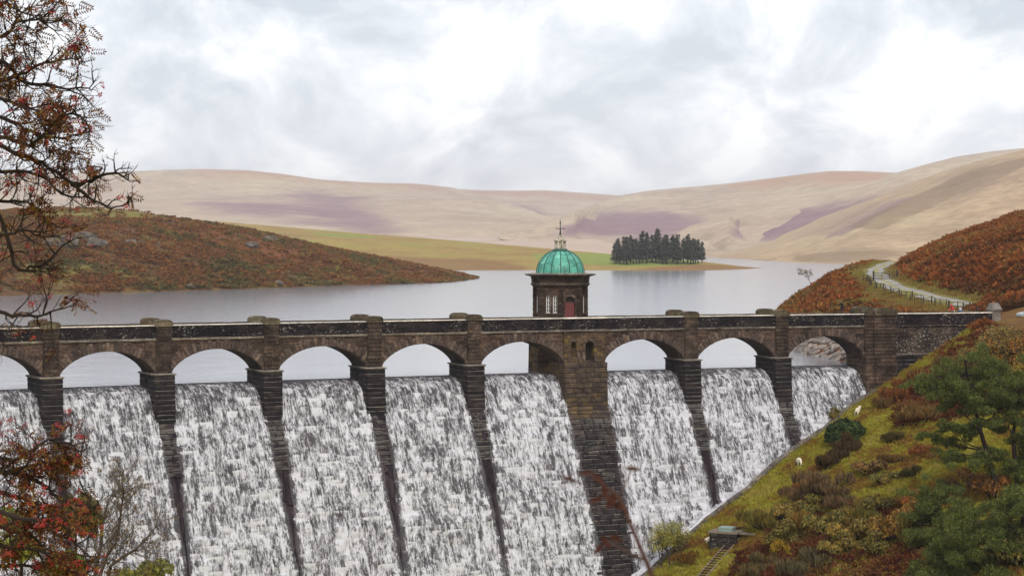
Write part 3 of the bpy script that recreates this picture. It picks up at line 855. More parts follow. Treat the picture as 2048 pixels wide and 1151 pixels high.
# arch ring stones
NVO = 29
fine = [arc(math.sin(math.pi / 2 * (2 * k / 400 - 1))) for k in range(401)]
cum = [0]
for a, b in zip(fine[:-1], fine[1:]): cum.append(cum[-1] + math.hypot(b[0] - a[0], b[1] - a[1]))
def on_arc(l):
    i = min(max(int(np.searchsorted(cum, l)) - 1, 0), 399)
    t = (l - cum[i]) / max(1e-6, cum[i + 1] - cum[i])
    a, b = fine[i], fine[i + 1]
    d = Vector((b[0] - a[0], b[1] - a[1])).normalized()
    return Vector((a[0] + (b[0] - a[0]) * t, a[1] + (b[1] - a[1]) * t)), Vector((-d.y, d.x))
me_vou = []
for k in range(NVO):
    l0, l1 = cum[-1] * k / NVO, cum[-1] * (k + 1) / NVO
    p0, n0 = on_arc(l0 + .012); p1, n1 = on_arc(l1 - .012)
    mid = abs((k + .5) / NVO * 2 - 1)
    ln = (.72 if k % 2 else .95) + .25 * mid ** 2
    if k == NVO // 2: ln = 1.05
    def lim(p, n):
        L = ln
        while L > .2 and (abs((p + n * L).x) > 5.0 or (p + n * L).y > 4.68): L -= .03
        return p + n * L
    q0, q1 = lim(p0, n0), lim(p1, n1)
    yf = .14 - (.05 if k % 2 == 0 else 0) - rs.uniform(0, .03)
    c = (p0 + p1 + q0 + q1) / 4
    ring = [p0, p1, q1, q0]
    inner = [c + (p - c) * .82 for p in ring]
    mb = MB()
    vs = [(p.x, yf + .05, p.y) for p in ring] + [(p.x, yf, p.y) for p in inner] + [(p.x, .75, p.y) for p in ring]
    fs = [(4, 5, 6, 7)] + [(i, (i + 1) % 4, 4 + (i + 1) % 4, 4 + i) for i in range(4)] + [(i, 8 + i, 8 + (i + 1) % 4, (i + 1) % 4) for i in range(4)]
    mb.add(vs, fs)
    me_vou.append(mb.mesh('voussoir', M['voussoir']))
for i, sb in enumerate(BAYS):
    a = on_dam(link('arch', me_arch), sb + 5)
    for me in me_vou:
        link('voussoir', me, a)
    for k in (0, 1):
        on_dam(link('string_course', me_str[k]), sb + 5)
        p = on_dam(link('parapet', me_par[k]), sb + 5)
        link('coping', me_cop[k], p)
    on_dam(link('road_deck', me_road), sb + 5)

# --- small piers
def cap_mesh(hw, y0, y1, z0, z1):
    mb = MB()
    po = [(-hw, z0), (-hw, z0 + (z1 - z0) * .5), (-hw * .93, z0 + (z1 - z0) * .72), (-hw * .72, z0 + (z1 - z0) * .92), (-hw * .4, z1), (hw * .4, z1), (hw * .72, z0 + (z1 - z0) * .92), (hw * .93, z0 + (z1 - z0) * .72), (hw, z0 + (z1 - z0) * .5), (hw, z0)]
    mb.prism(po, y0, y1)
    return mb.mesh('cap', M['cap'])
def pier_body():
    mb = MB()
    z = 1.4
    while z < 4.7:                          # upper shaft
        h = min(.42, 4.74 - z)
        mb.stone(-.8, .8, 0, 4.8, z, z + h, .025, .04, rnd=rs, sides=True); z += .42
    while z < 6.15:
        h = min(.36, 6.2 - z)
        mb.stone(-.82, .82, -.03, .78, z, z + h, .03, .04, rnd=rs); mb.stone(-.82, .82, 4.0, 4.85, z, z + h, .03, .04, rnd=rs); z += .36
    mb.box(-.72, .72, .12, 4.7, 1.3, 4.74)
    mb.cm = 1
    z = 1.2
    while z > -4.0:                         # cutwater sides
        mb.stone(-1.02, 1.02, .75, 2.7 + rs.uniform(-.3, .3), z - .5, z, 0, .04, rnd=rs, sides=True)
        mb.stone(-1.02, 1.02, 2.72, 4.95, z - .5, z, 0, .04, rnd=rs, sides=True)
        z -= .5
    mb.box(-.93, .93, .2, 4.85, -6, 1.2)
    return mb.mesh('pier', [M['shaft'], M['pier_stone']])
variants = []
for v in range(2):
    body = pier_body()
    stones = []
    z = 1.2
    while z > -8.6:
        h = rs.choice((.46, .5, .54))
        yf = pier_front(z - h / 2)
        mb = MB()
        hw = 1.05 + rs.uniform(-.03, .04) - .95 * max(0.0, min(.7, (-3.5 - z) * .06))
        mb.stone(-hw, hw, -.0 + pier_front(z) - rs.uniform(0, .05), max(.7, pier_front(z) + .9), z - h, z, .07, .07, lean=max(0.0, pier_front(z) - pier_front(z - h)) * .9, rnd=rs, sides=z > -3.5)
        stones.append(mb.mesh('stone', M['pier_stone']))
        z -= h
    variants.append((body, stones))
mb = MB(); mb.stone(-1.2, 1.2, -.44, 5.0, 1.2, 1.4, .03, .04, rnd=rs, sides=True); me_imp = mb.mesh('impost', M['string'])
me_cap = cap_mesh(.93, -.14, .9, 6.18, 6.86), cap_mesh(.98, 3.95, 5.0, 6.18, 6.92)
for i, sp in enumerate(PIERS):
    body, stones = variants[i % 2]
    p = on_dam(link('pier', body), sp + .8)
    for me in stones: link('stone', me, p)
    link('impost', me_imp, p)
    link('cap', me_cap[0], p); link('cap', me_cap[1], p)

# --- broad pier with the two niches
def plate(mb, outer, holes, y0, y1):
    bm = bmesh.new()
    loops = []
    for lp in [outer] + holes:
        vs = [bm.verts.new((x, y0, z)) for x, z in lp]
        for k in range(len(vs)): bm.edges.new((vs[k], vs[(k + 1) % len(vs)]))
        loops.append(lp)
    bmesh.ops.triangle_fill(bm, edges=bm.edges[:], use_beauty=True)
    bm.verts.index_update()
    mb.add([v.co[:] for v in bm.verts], [tuple(v.index for v in f.verts) for f in bm.faces])
    bm.free()
    for lp in loops:
        n = len(lp)
        mb.add([(x, y0, z) for x, z in lp] + [(x, y1, z) for x, z in lp], [(k, (k + 1) % n, n + (k + 1) % n, n + k) for k in range(n)])
def niche(cx, hw, z0, z1):
    zs = z1 - hw
    return [(cx - hw, z0), (cx + hw, z0)] + [(cx + hw * math.cos(a), zs + hw * math.sin(a)) for a in np.linspace(0, math.pi, 12)]
mb = MB()
hb = niche(.62, .52, 1.5, 3.68); hs_ = niche(-1.35, .34, 1.9, 3.66)
plate(mb, [(-2.5, 1.3), (2.5, 1.3), (2.5, 4.74), (-2.5, 4.74)], [hb, hs_], 0, 1.0)
mb.box(-2.5, 2.5, 1.0, 6.6, -6, 4.74)
big = on_dam(mb.build('broad_pier', M['big_pier']), 2.5)
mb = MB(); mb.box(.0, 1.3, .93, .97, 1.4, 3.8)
mb.build('niche_back', M['painted_shade'], big)
mb = MB(); mb.box(-1.75, -.95, .22, .5, 1.8, 2.9); mb.box(-1.75, -.95, .8, .9, 1.8, 3.7)
mb.build('niche_back', M['big_pier'], big)
for cx, hw in ((.62, .52), (-1.35, .34)):   # arch stones and corbels round the niches
    zs = 3.68 - hw
    for k in range(9):
        a0, a1 = math.pi * k / 9 + .02, math.pi * (k + 1) / 9 - .02
        mb = MB()
        mb.prism([(cx + r * math.cos(a), zs + r * math.sin(a)) for r, a in ((hw + .02, a0), (hw + .27, a0), (hw + .27, a1), (hw + .02, a1))], -.04, .2)
        mb.build('niche_stone', M['voussoir'], big)
for cx in (-.12, 1.36, -1.95, -.78):
    mb = MB()
    mb.add([(cx - .16, 0, 1.4), (cx + .16, 0, 1.4), (cx + .16, 0, 2.45), (cx - .16, 0, 2.45), (cx - .13, -.2, 1.4), (cx + .13, -.2, 1.4), (cx + .15, -.08, 2.4), (cx - .15, -.08, 2.4)],
           [(0, 1, 5, 4), (1, 2, 6, 5), (2, 3, 7, 6), (3, 0, 4, 7), (4, 5, 6, 7)])
    mb.build('corbel', M['voussoir'], big)
z, k = 1.3, 0
while z > -21:
    h = rs.choice((.42, .5, .56)) if z < -3 else rs.choice((.5, .56))
    off = (0.0, .45, .2, .65)[k % 4]
    x = -2.62 - rs.uniform(0, .0)
    pf0, pf1 = pier_front(z), pier_front(z - h)
    while x < 2.6:
        w_ = rs.uniform(.9, 1.9)
        x1 = x + w_ if x + w_ < 2.0 else 2.62
        mb = MB()
        mb.stone(x, x1, pf0 - rs.uniform(0, .09), max(1.2, pf0 + 1.0), z - h, z, .06, .06, lean=max(0.0, pf0 - pf1) * .9, rnd=rs, sides=z > -4)
        mb.build('stone', M['big_stone'] if z > -4.5 else M['pier_stone'], big)
        x = x1
    z -= h; k += 1
mb = MB()
x = -2.75
while x < 2.7:
    w_ = min(rs.uniform(.8, 1.2), 2.75 - x)
    mb.stone(x, x + w_, -.14, .3, 4.72, 5.0 + rs.uniform(-.02, .04), .03, .05, rnd=rs, sides=True); x += w_
mb.build('string_course', M['string'], big)
mb = MB(); mb.box(-2.55, 2.55, -.02, .45, 4.95, 6.21)
p = mb.build('parapet', M['parapet'], big)
link('coping', (lambda: (lambda m: (m.stone(-2.65, -.6, -.12, .6, 6.2, 6.36, .01, .02, rnd=rs), m.stone(-.6, 1.1, -.12, .6, 6.2, 6.35, .01, .02, rnd=rs), m.stone(1.1, 2.65, -.12, .6, 6.2, 6.36, .01, .02, rnd=rs), m.mesh('coping', M['coping']))[3])(MB()))(), p)
mb = MB(); mb.box(-2.7, 2.7, .45, 4.2, 4.75, 5.16); mb.build('road_deck', M['asphalt'], big)

# --- end pier and wing wall
mb = MB()
z = -5.0
while z < 6.1:
    h = .5 if z < 1.3 else .4
    yf = 0 if z > 1.3 else -.28 - .04 * (1.3 - z)
    mb.stone(-2.0, -.9, yf, 4.8 if z < 4.6 else .8, z, z + h, .05, .05, rnd=rs, sides=True)
    mb.stone(-.9, .55, yf - .22, 4.8 if z < 4.6 else .9, z, z + h, .05, .05, rnd=rs, sides=True)
    mb.stone(.55, 2.0, yf - .22, 4.8 if z < 4.6 else .9, z, z + h, .05, .05, rnd=rs, sides=True)
    z += h
ep = on_dam(mb.build('end_pier', M['shaft']), 40.2)
link('cap', cap_mesh(.62, -.18, .9, 6.15, 6.85), ep, (-1.42, 0, 0)); link('cap', cap_mesh(1.5, -.42, 1.0, 6.15, 6.95), ep, (.62, 0, 0)); link('cap', cap_mesh(1.4, 3.9, 5.1, 6.0, 7.0), ep, (.05, 0, .05))
mb = MB()
mb.box(-6.0, 7.6, .22, 5.0, -3, 4.74)
ww = on_dam(mb.build('wing_wall', M['wing']), 48.1)
z = 1.35; k = 0
while z > -3.4:                              # rock faced plinth courses
    x = -6.0
    while x < 6.5:
        w_ = rs.uniform(.9, 1.7)
        (gx, gy, _), _r = frame(48.1 + x)
        if float(kz(48.1 + x + w_)) < z + .3:
            mb = MB(); mb.stone(x, x + w_, -.12 - (1.35 - z) * .05 - rs.uniform(0, .06), .5, z - .5, z, .06, .06, rnd=rs)
            mb.build('stone', M['pier_stone'], ww)
        x += w_
    z -= .5; k += 1
mb = MB(); mb.stone(-6, 7.6, -.2, .4, 1.35, 1.55, .02, .05, rnd=rs); mb.build('ledge', M['string'], ww)
mb = MB()
for q in range(12): mb.stone(-6 + q * 1.13, -6 + (q + 1) * 1.13, .06 + rs.uniform(0, .03), .4, 4.72, 4.94, .02, .04, rnd=rs)
mb.build('string_course', M['wing'], ww)
for y0, y1 in ((.2, .62), (4.18, 4.6)):
    mb = MB(); mb.box(-6.2, 7.6, y0, y1, 4.93, 6.21); p = mb.build('parapet', M['parapet'], ww)
    mb = MB()
    for q in range(12): mb.stone(-6.2 + q * 1.15, -6.2 + (q + 1) * 1.15, y0 - .1, y1 + .12, 6.22, 6.335 + rs.uniform(-.01, .01), .01, .02, rnd=rs)
    mb.build('coping', M['coping' if y0 < 1 else 'cap'], p)
mb = MB(); mb.box(-10.1, 9.0, .6, 4.2, 4.7, 5.17); mb.build('road_deck', M['asphalt'], ww)

# --- weir face and the water on it
dl = .02
pz = np.concatenate([np.linspace(0, -1, 60), np.linspace(-1.02, -27, 900)])
pn_ = cubic(PROF, 2000)
arcl = np.concatenate([[0], np.cumsum(np.hypot(np.diff(pn_[:, 0]), np.diff(pn_[:, 1])))])
LTOT = float(np.interp(-24.5, pn_[::-1, 1], arcl[::-1]))
def prof_at(l):
    n = np.interp(l, arcl, pn_[:, 0]); z = np.interp(l, arcl, pn_[:, 1])
    dn = np.interp(l + .15, arcl, pn_[:, 0]) - np.interp(l - .15, arcl, pn_[:, 0]); dz = np.interp(l + .15, arcl, pn_[:, 1]) - np.interp(l - .15, arcl, pn_[:, 1])
    h = np.hypot(dn, dz) + 1e-9
    return n, z, -dz / h, dn / h           # position and outward normal (n, z)
def spread(z): return np.clip((-3.5 - z) * .048, 0, .68)
me_fill = None
for i, sb in enumerate(BAYS):
    rw = np.random.default_rng(100 + i)
    hw_s = 5.75
    rowsl = [0.0]
    while rowsl[-1] < LTOT:
        l = rowsl[-1]
        rowsl.append(l + (.3 if l < 3 else rw.uniform(.42, .62)))
    rowsl = np.array(rowsl)
    nu, nv = 142, 345
    xs = np.linspace(-5.0, 5.0, nu); ls = np.linspace(0.0, LTOT, nv)
    nL, zL, nnL, nzL = prof_at(ls)
    half = 4.97 + spread(zL) + np.where(zL < -4, 1, 0) * .2 * fbm(ls * .7, ls * 0 + i, 31, 3)
    XS = xs[None] / 5.0 * half[:, None]
    H = np.zeros((nv, nu))
    mb = MB()
    for r in range(len(rowsl) - 1):
        l0, l1 = rowsl[r], rowsl[r + 1]
        amp = np.interp(l0, [0, 1.5, 4, 9, 20], [.0, .03, .08, .15, .24])
        rowp = rw.uniform(0, amp * .55)
        x = -hw_s - rw.uniform(0, .8)
        iv = (ls >= l0) & (ls < l1)
        nA, zA, nnA, nzA = prof_at(l0); nB, zB, nnB, nzB = prof_at(l1)
        while x < hw_s:
            w_ = rw.uniform(.55, 1.6); x1 = x + w_
            p = rowp * .3 + rw.uniform(0, amp * .16) + (amp * rw.uniform(.6, 1.4) if rw.random() < .16 else 0)
            if abs((x + x1) / 2) > 4.75 and l0 > 5: p += rw.uniform(.02, .12)
            if iv.any(): H[iv] = np.where((XS[iv] >= x) & (XS[iv] < x1), p, H[iv])
            xa, xb = max(x, -hw_s), min(x1, hw_s)
            if xb - xa > .1:
                a = lambda n, z, nn, nz, d: (n + nn * d, z + nz * d)
                pb = p * .8; f0 = a(nA, zA, nnA, nzA, pb); f1 = a(nB, zB, nnB, nzB, pb * .92); b0 = a(nA, zA, nnA, nzA, -.4); b1 = a(nB, zB, nnB, nzB, -.4)
                g_ = .012
                mb.add([(xa + g_, -f0[0], f0[1]), (xb - g_, -f0[0], f0[1]), (xb - g_, -f1[0], f1[1]), (xa + g_, -f1[0], f1[1]),
                        (xa + g_, -b0[0], b0[1]), (xb - g_, -b0[0], b0[1]), (xb - g_, -b1[0], b1[1]), (xa + g_, -b1[0], b1[1])],
                       [(0, 1, 2, 3), (0, 4, 5, 1), (3, 2, 6, 7), (0, 3, 7, 4), (1, 5, 6, 2)])
            x = x1
    wf = on_dam(mb.build('weir_face', M['wet_stone']), sb + 5)
    wf['kind'] = 'stuff'
    # water draped over the steps: it leaves each ledge, falls free and lands again
    wv = np.zeros((nv, nu)); d = np.zeros(nu); cur = np.full(nu, .03); air = np.zeros((nv, nu)); lip = np.zeros((nv, nu))
    q = np.full(nu, .5) + .3 * fbm(xs * 1.1, xs * 0 + i, 5 + i, 4)
    Q = np.zeros((nv, nu))
    Hs = H.copy()
    Hs[:, 1:-1] = np.maximum(np.maximum(H[:, :-2], H[:, 2:]), H[:, 1:-1]); Hs[1:-1] = np.maximum(np.maximum(Hs[:-2], Hs[2:]), Hs[1:-1])
    for _ in range(6): Hs[:, 1:-1] = (Hs[:, :-2] + 2 * Hs[:, 1:-1] + Hs[:, 2:]) / 4
    for v in range(nv):
        base = Hs[v] + .045
        d = d + .010
        fall = cur - d
        land = base >= fall
        wasair = air[v - 1] if v else np.zeros(nu)
        air[v] = np.where(land, 0, np.clip((fall - base) / .12, 0, 1))
        cur = np.where(land, base, fall); d = np.where(land, 0.0, d)
        if v:
            lip[v] = ((Hs[v] < Hs[v - 1] - .03)).astype(float)
        wv[v] = cur
        # flow goes round stones that stand proud
        sl_ = np.gradient(Hs[v]) * 2.2
        q = np.clip(q, .02, 2.0)
        mr_ = np.clip(-sl_, 0, .45) * q; ml_ = np.clip(sl_, 0, .45) * q
        qn = q - mr_ - ml_
        qn[1:] += mr_[:-1]; qn[:-1] += ml_[1:]
        qn[1:-1] = qn[1:-1] * .86 + .07 * (qn[:-2] + qn[2:])
        q = qn + (.5 - qn) * .012 + rw.normal(0, .022, nu)
        Q[v] = q
    lipb = lip.copy()
    for k in range(1, 10): lipb[k:] = np.maximum(lipb[k:], lip[:-k] * (1 - k / 11))
    lb = np.interp(ls, [0, .5, 1.2, 2.5, 5, 10, 20, 30], [-.8, -.3, .1, .32, .38, .40, .42, .46])[:, None]
    foam = lb + .55 * (Q - .5) + .15 * air + .38 * lipb * sstep(.4, .62, vnoise(XS * 1.7 + 50, np.repeat(ls[:, None], nu, 1) * 1.1, 60 + i))
    foam += .2 * fbm(np.repeat(xs[None], nv, 0) * .5 + i * 9, np.repeat(ls[:, None], nu, 1) * .35, 77 + i, 3)
    edge = np.minimum(XS + half[:, None], half[:, None] - XS)
    foam -= np.where(zL[:, None] < -6, .55, .12) * (1 - sstep(0, .55, edge))
    off = wv + .012
    Gc = np.stack([XS, -(nL[:, None] + nnL[:, None] * off), zL[:, None] + nzL[:, None] * off + .045], -1)
    uv = np.stack([XS + i * 23.7, np.repeat(ls[:, None], nu, 1)], -1)
    me = grid_mesh('waterfall', Gc, M['cascade'], True, {'foam': foam}, uv)
    o = link('waterfall', me)
    (fx, fy, _), rz = frame(sb + 5)
    o.location = (fx, fy, 0); o.rotation_euler = (0, 0, rz)
    names = ['white water under the arch cut off by the left edge of the photo', 'white water under the arch right of the leftmost pier, partly behind red berries', 'white water under the third arch from the left', 'white water under the fourth arch from the left', 'white water under the second arch left of the broad pier', 'white water under the arch just left of the broad niched pier', 'white water under the arch just right of the broad niched pier', 'white water under the second arch right of the broad pier', 'short fall of white water beside the grass bank, rightmost arch']
    tag(o, names[i], 'waterfall', 'water falling over the weir')

# white water in the side channel and kerb along the bank
sv = np.linspace(KP[0, 0], KP[-1, 0] - 1.5, 140)
rowsc = []
for t in np.linspace(0, 1, 12):
    z0 = kz(sv) + .12 + .1 * fbm(sv * 1.3, sv * 0 + t * 3, 8, 3)
    nn = (face(kz(sv)) - .6) * (1 - t) + (kn(sv) + .05) * t
    x, y = P(sv, nn)
    rowsc.append(np.stack([x, y, z0 + .35 * (1 - t) * np.abs(fbm(sv * 2.2, sv * 0 + t * 5, 15, 3))], -1))
Gc = np.array(rowsc)
fo = .75 + .25 * fbm(np.repeat(sv[None], 12, 0) * .8, np.repeat(np.linspace(0, 3, 12)[:, None], 140, 1), 4, 3)
fo -= sstep(16, 28, sv)[None] * .7 + .1
uvc = np.stack([np.repeat(np.linspace(0, 2, 12)[:, None], 140, 1), np.repeat(sv[None], 12, 0)], -1)
struct(link('channel_water', grid_mesh('channel_water', Gc, M['cascade'], True, {'foam': fo}, uvc)))
bedG = Gc.copy(); bedG[..., 2] -= .25
struct(link('channel_bed', grid_mesh('channel_bed', bedG, M['wet_stone'])))
kl = np.concatenate([[0], np.cumsum(np.hypot(np.diff(KP[:, 0]), np.diff(KP[:, 2])))])
kb_x, kb_y = P(KP[4, 0], KP[4, 1])
kerb = empty('kerb_wall', (float(kb_x), float(kb_y), float(KP[4, 2])))
tag(kerb, 'low lichened stone kerb running down the bank beside the falling water', 'kerb')
l = .2; kcol = []
while l < kl[-1]:
    ln = rs.uniform(.7, 1.15)
    s0, s1 = np.interp([l, l + ln - .03], kl, KP[:, 0])
    z0, z1 = kz(s0), kz(s1)
    mb = MB()
    tj, wj = rs.uniform(-.05, .07), rs.uniform(-.06, .06)
    vs = []
    for dn, hz_ in ((-.3 + wj, -.5), (-.34 + wj, .46 + tj), (.5 + wj, .42 + tj), (.5 + wj, -.5)):
        for s_, z_ in ((s0, z0), (s1, z1)):
            x, y = P(s_, float(kn(s_)) + dn)
            vs.append((float(x) - kerb.location.x, float(y) - kerb.location.y, float(z_) + hz_ - kerb.location.z))
    mb.add(vs, [(0, 2, 3, 1), (2, 4, 5, 3), (4, 6, 7, 5), (0, 6, 4, 2), (1, 3, 5, 7)])
    mb.build('kerb_stone', M['kerb'], kerb)
    l += ln

# ---------------------------------------------------------------- valve tower on the broad pier
(tx, ty, _), trz = frame(2.45, -6.75)
tower = empty('valve_tower', (tx, ty, 5.15), trz)
tag(tower, 'octagonal brown stone tower with green copper dome and red door behind the parapet', 'tower')
RV = 3.12                                     # corner radius of the drum
C8 = math.cos(math.pi / 8)
def octo(r0, r1, z0, z1, mat, name, par=tower):
    mb = MB(); mb.lathe([(r0, z0), (r1, z1)], 8, rot=math.pi / 8)
    return mb.build(name, mat, par)
def face_frame(k):
    """outward direction and tangent of wall k; wall 6 looks down the valley"""
    a = math.pi / 4 * k
    return Vector((math.cos(a), math.sin(a))), Vector((-math.sin(a), math.cos(a)))
mb = MB(); mb.lathe([(3.75, -8), (3.6, -.2), (3.6, .0), (3.25, .02)], 8, rot=math.pi / 8)
mb.build('base_drum', M['big_pier'], tower)
AP = (RV - .12) * C8
FL = 2 * (RV - .12) * math.sin(math.pi / 8)
def wall_plate(k, holes, mat, name):
    """one wall of the octagon with its openings"""
    mb = MB()
    d, t = face_frame(k)
    b = MB(); plate(b, [(-FL / 2, 0), (FL / 2, 0), (FL / 2, 4.7), (-FL / 2, 4.7)], holes, 0, .42)
    vs = [(d.x * (AP - y) + t.x * x, d.y * (AP - y) + t.y * x, z) for x, y, z in b.v]
    mb.add(vs, b.f)
    return mb.build(name, mat, tower)
def to_face(k, vs, out=0.0):
    d, t = face_frame(k)
    return [(d.x * (AP - y + out) + t.x * x, d.y * (AP - y + out) + t.y * x, z) for x, y, z in vs]
def rect(x0, x1, z0, z1): return [(x0, z0), (x1, z0), (x1, z1), (x0, z1)]
def boxf(k, x0, x1, y0, y1, z0, z1, name, mat, par=tower):
    b = MB(); b.box(x0, x1, y0, y1, z0, z1)
    mb = MB(); mb.add(to_face(k, b.v), b.f)
    return mb.build(name, mat, par)
WZ0, WZ1 = 1.55, 3.5
for k in range(8):
    if k == 6:
        dr = [(-.62, 0.02), (.62, 0.02), (.62, 2.75)] + [(.62 * math.cos(a), 2.75 + .68 * math.sin(a)) for a in np.linspace(.15, math.pi - .15, 10)] + [(-.62, 2.75)]
        wall_plate(k, [dr], M['tower_stone'], 'wall')
        dd = boxf(k, -.6, .6, .16, .24, .05, 2.72, 'door', M['red_door'])
        for q in range(4): boxf(k, -.58 + q * .295, -.585 + (q + 1) * .295, .14, .2, .08, 2.7, 'door_board', M['red_door'], dd)
        boxf(k, .42, .47, .08, .16, 1.2, 1.28, 'handle', M['iron'], dd)
        boxf(k, -.62, .62, .12, .3, 2.72, 2.86, 'lintel', M['tower_trim'])
        boxf(k, -.62, .62, .2, .3, 2.86, 3.5, 'tympanum', M['painted_shade'])
        for q in range(9):
            a0, a1 = .1 + (math.pi - .2) * q / 9, .1 + (math.pi - .2) * (q + 1) / 9 - .03
            b = MB(); b.prism([(r * .62 / .68 * math.cos(a), 2.75 + r * math.sin(a)) for r, a in ((.7, a0), (.98, a0), (.98, a1), (.7, a1))], -.06, .1)
            mb = MB(); mb.add(to_face(k, b.v), b.f); mb.build('arch_stone', M['tower_trim'], tower)
        continue
    cs = (-.42, .42)
    wall_plate(k, [rect(c - .27, c + .27, WZ0, WZ1) for c in cs], M['tower_stone'], 'wall')
    for c in cs:
        wi = boxf(k, c - .27, c + .27, .2, .26, WZ0, WZ1, 'window', M['dark_glass'])
        for x0, x1 in ((-.27, -.19), (.19, .27), (-.035, .035)):
            boxf(k, c + x0, c + x1, .13, .19, WZ0 + .01, WZ1 - .01, 'window_bar', M['white_paint'], wi)
        for z in np.linspace(WZ0, WZ1 - .08, 5):
            boxf(k, c - .265, c + .265, .125, .185, z, z + (.09 if z in (WZ0,) or z > WZ1 - .1 else .05), 'window_bar', M['white_paint'], wi)
    boxf(k, -.85, .85, -.08, .2, WZ0 - .16, WZ0 - .01, 'sill', M['tower_trim'])
for k in range(8):                            # corner pilasters in courses
    a = math.pi / 4 * k + math.pi / 8
    mb = MB()
    z = 0.0
    while z < 4.55:
        h = .3; e = .0 if int(z / .3) % 2 else .03
        mb.box(RV - .42, RV + .04 + e, -.3 - e, .3 + e, z + .01, z + h - .01); z += h
    mb.box(RV - .5, RV + .01, -.29, .29, 0, 4.6)
    ca, sa = math.cos(a), math.sin(a)
    mb.v = [(x * ca - y * sa, x * sa + y * ca, z) for x, y, z in mb.v]
    mb.build('pilaster', M['tower_stone'], tower)
octo(RV + .16, RV + .2, 0.0, .28, M['tower_trim'], 'plinth')
mb = MB(); mb.lathe([(RV - .1, 4.55), (RV + .12, 4.6), (RV + .3, 4.78), (RV + .3, 4.9), (RV + .16, 4.95)], 8, rot=math.pi / 8); mb.build('lower_moulding', M['tower_trim'], tower)
mb = MB()
for q in range(3): mb.lathe([(RV + .2 + .03 * q, 4.95 + q * .25), (RV + .22 + .03 * q, 5.18 + q * .25)], 8, rot=math.pi / 8)
mb.build('frieze', M['tower_stone'], tower)
mb = MB(); mb.lathe([(RV + .25, 5.66), (RV + .75, 5.8), (RV + .95, 5.86), (RV + .95, 5.98), (RV - .2, 6.1), (RV - .35, 6.05)], 8, rot=math.pi / 8); mb.build('cornice', M['tower_trim'], tower)
# copper dome: sixteen gores of riveted sheets with standing seams
DR, DZ, DH = 2.74, 5.98, 2.75
dome = empty('dome', (0, 0, DZ), 0, tower)
NG = 16
lat = [0.0, .32, .66, 1.0, 1.32]
for g_ in range(NG):
    a0 = 2 * math.pi * g_ / NG; a1 = 2 * math.pi * (g_ + 1) / NG
    sh = .1 * (g_ % 2) + .06 * ((g_ * 7) % 3)
    lt = [0.0] + [x + sh * (1 if 0 < i < 4 else 0) for i, x in enumerate(lat)][1:4] + [1.32]
    for r in range(4):
        mb = MB(); vs = []; nr, na = 4, 3
        off = rs.uniform(0, .02)
        for i in range(nr + 1):
            la = lt[r] + (lt[r + 1] - lt[r]) * i / nr
            for j in range(na + 1):
                a = a0 + (a1 - a0) * j / na
                rr = DR * math.cos(la) ** .92 + off - .015 * (i / nr)
                vs.append((rr * math.cos(a), rr * math.sin(a), DH * math.sin(la) + (.0 if r else -.02)))
        mb.add(vs, [(i * (na + 1) + j, i * (na + 1) + j + 1, (i + 1) * (na + 1) + j + 1, (i + 1) * (na + 1) + j) for i in range(nr) for j in range(na)])
        mb.build('copper_sheet', M['copper'], dome, True)
    mb = MB()
    mb.tube([((DR * math.cos(la) ** .92 + .03) * math.cos(a0), (DR * math.cos(la) ** .92 + .03) * math.sin(a0), DH * math.sin(la)) for la in np.linspace(0, 1.34, 12)], .055, 5)
    mb.build('seam', M['copper_dark'], dome)
mb = MB(); mb.lathe([(2.6, -.1), (2.85, -.06), (2.85, .06), (2.72, .1)], 32); mb.build('dome_rim', M['copper_dark'], dome)
# lantern and finial
lan = empty('lantern', (0, 0, DZ + 2.62), 0, tower)
mb = MB(); mb.lathe([(.98, -.06), (1.0, .08), (.82, .14), (.78, .26)], 16); mb.build('flange', M['copper_dark'], lan)
for k in range(8):
    a = math.pi / 4 * k
    mb = MB(); mb.box(.5, .66, -.09, .09, .24, 1.18)
    mb.v = [(x * math.cos(a) - y * math.sin(a), x * math.sin(a) + y * math.cos(a), z) for x, y, z in mb.v]
    mb.build('post', M['lantern'], lan)
    mb = MB(); mb.box(.44, .5, -.2, .2, .26, 1.1)
    a += math.pi / 8
    mb.v = [(x * math.cos(a) - y * math.sin(a), x * math.sin(a) + y * math.cos(a), z) for x, y, z in mb.v]
    mb.build('louvre_panel', M['lantern'], lan)
mb = MB(); mb.lathe([(.62, 1.12), (.74, 1.16), (.74, 1.24), (.6, 1.28), (.38, 1.5), (.2, 1.72), (.1, 1.95)], 16); mb.build('lantern_roof', M['lantern'], lan, True)
fin = empty('finial', (0, 0, DZ + 2.62 + 1.9), 0, tower)
mb = MB(); mb.lathe([(.16, -.12), (.12, .1), (.06, .5), (.1, .62), (.1, .7), (.05, .76), (.045, 1.25), (.09, 1.33), (.09, 1.42), (.03, 1.5), (.012, 1.9)], 10); mb.build('spike', M['iron'], fin, True)
for a in (0.35, 0.35 + math.pi / 2):
    mb = MB(); ca, sa = math.cos(a), math.sin(a)
    mb.tube([(-.62 * ca, -.62 * sa, .68), (.62 * ca, .62 * sa, .68)], .028, 6)
    for q in (-1, 1):
        mb.lathe([(.0, -.075), (.055, -.05), (.075, 0), (.055, .05), (.0, .075)], 8, (q * .64 * ca, q * .64 * sa, .68), cap=False)
    mb.build('compass_arm', M['iron'], fin)

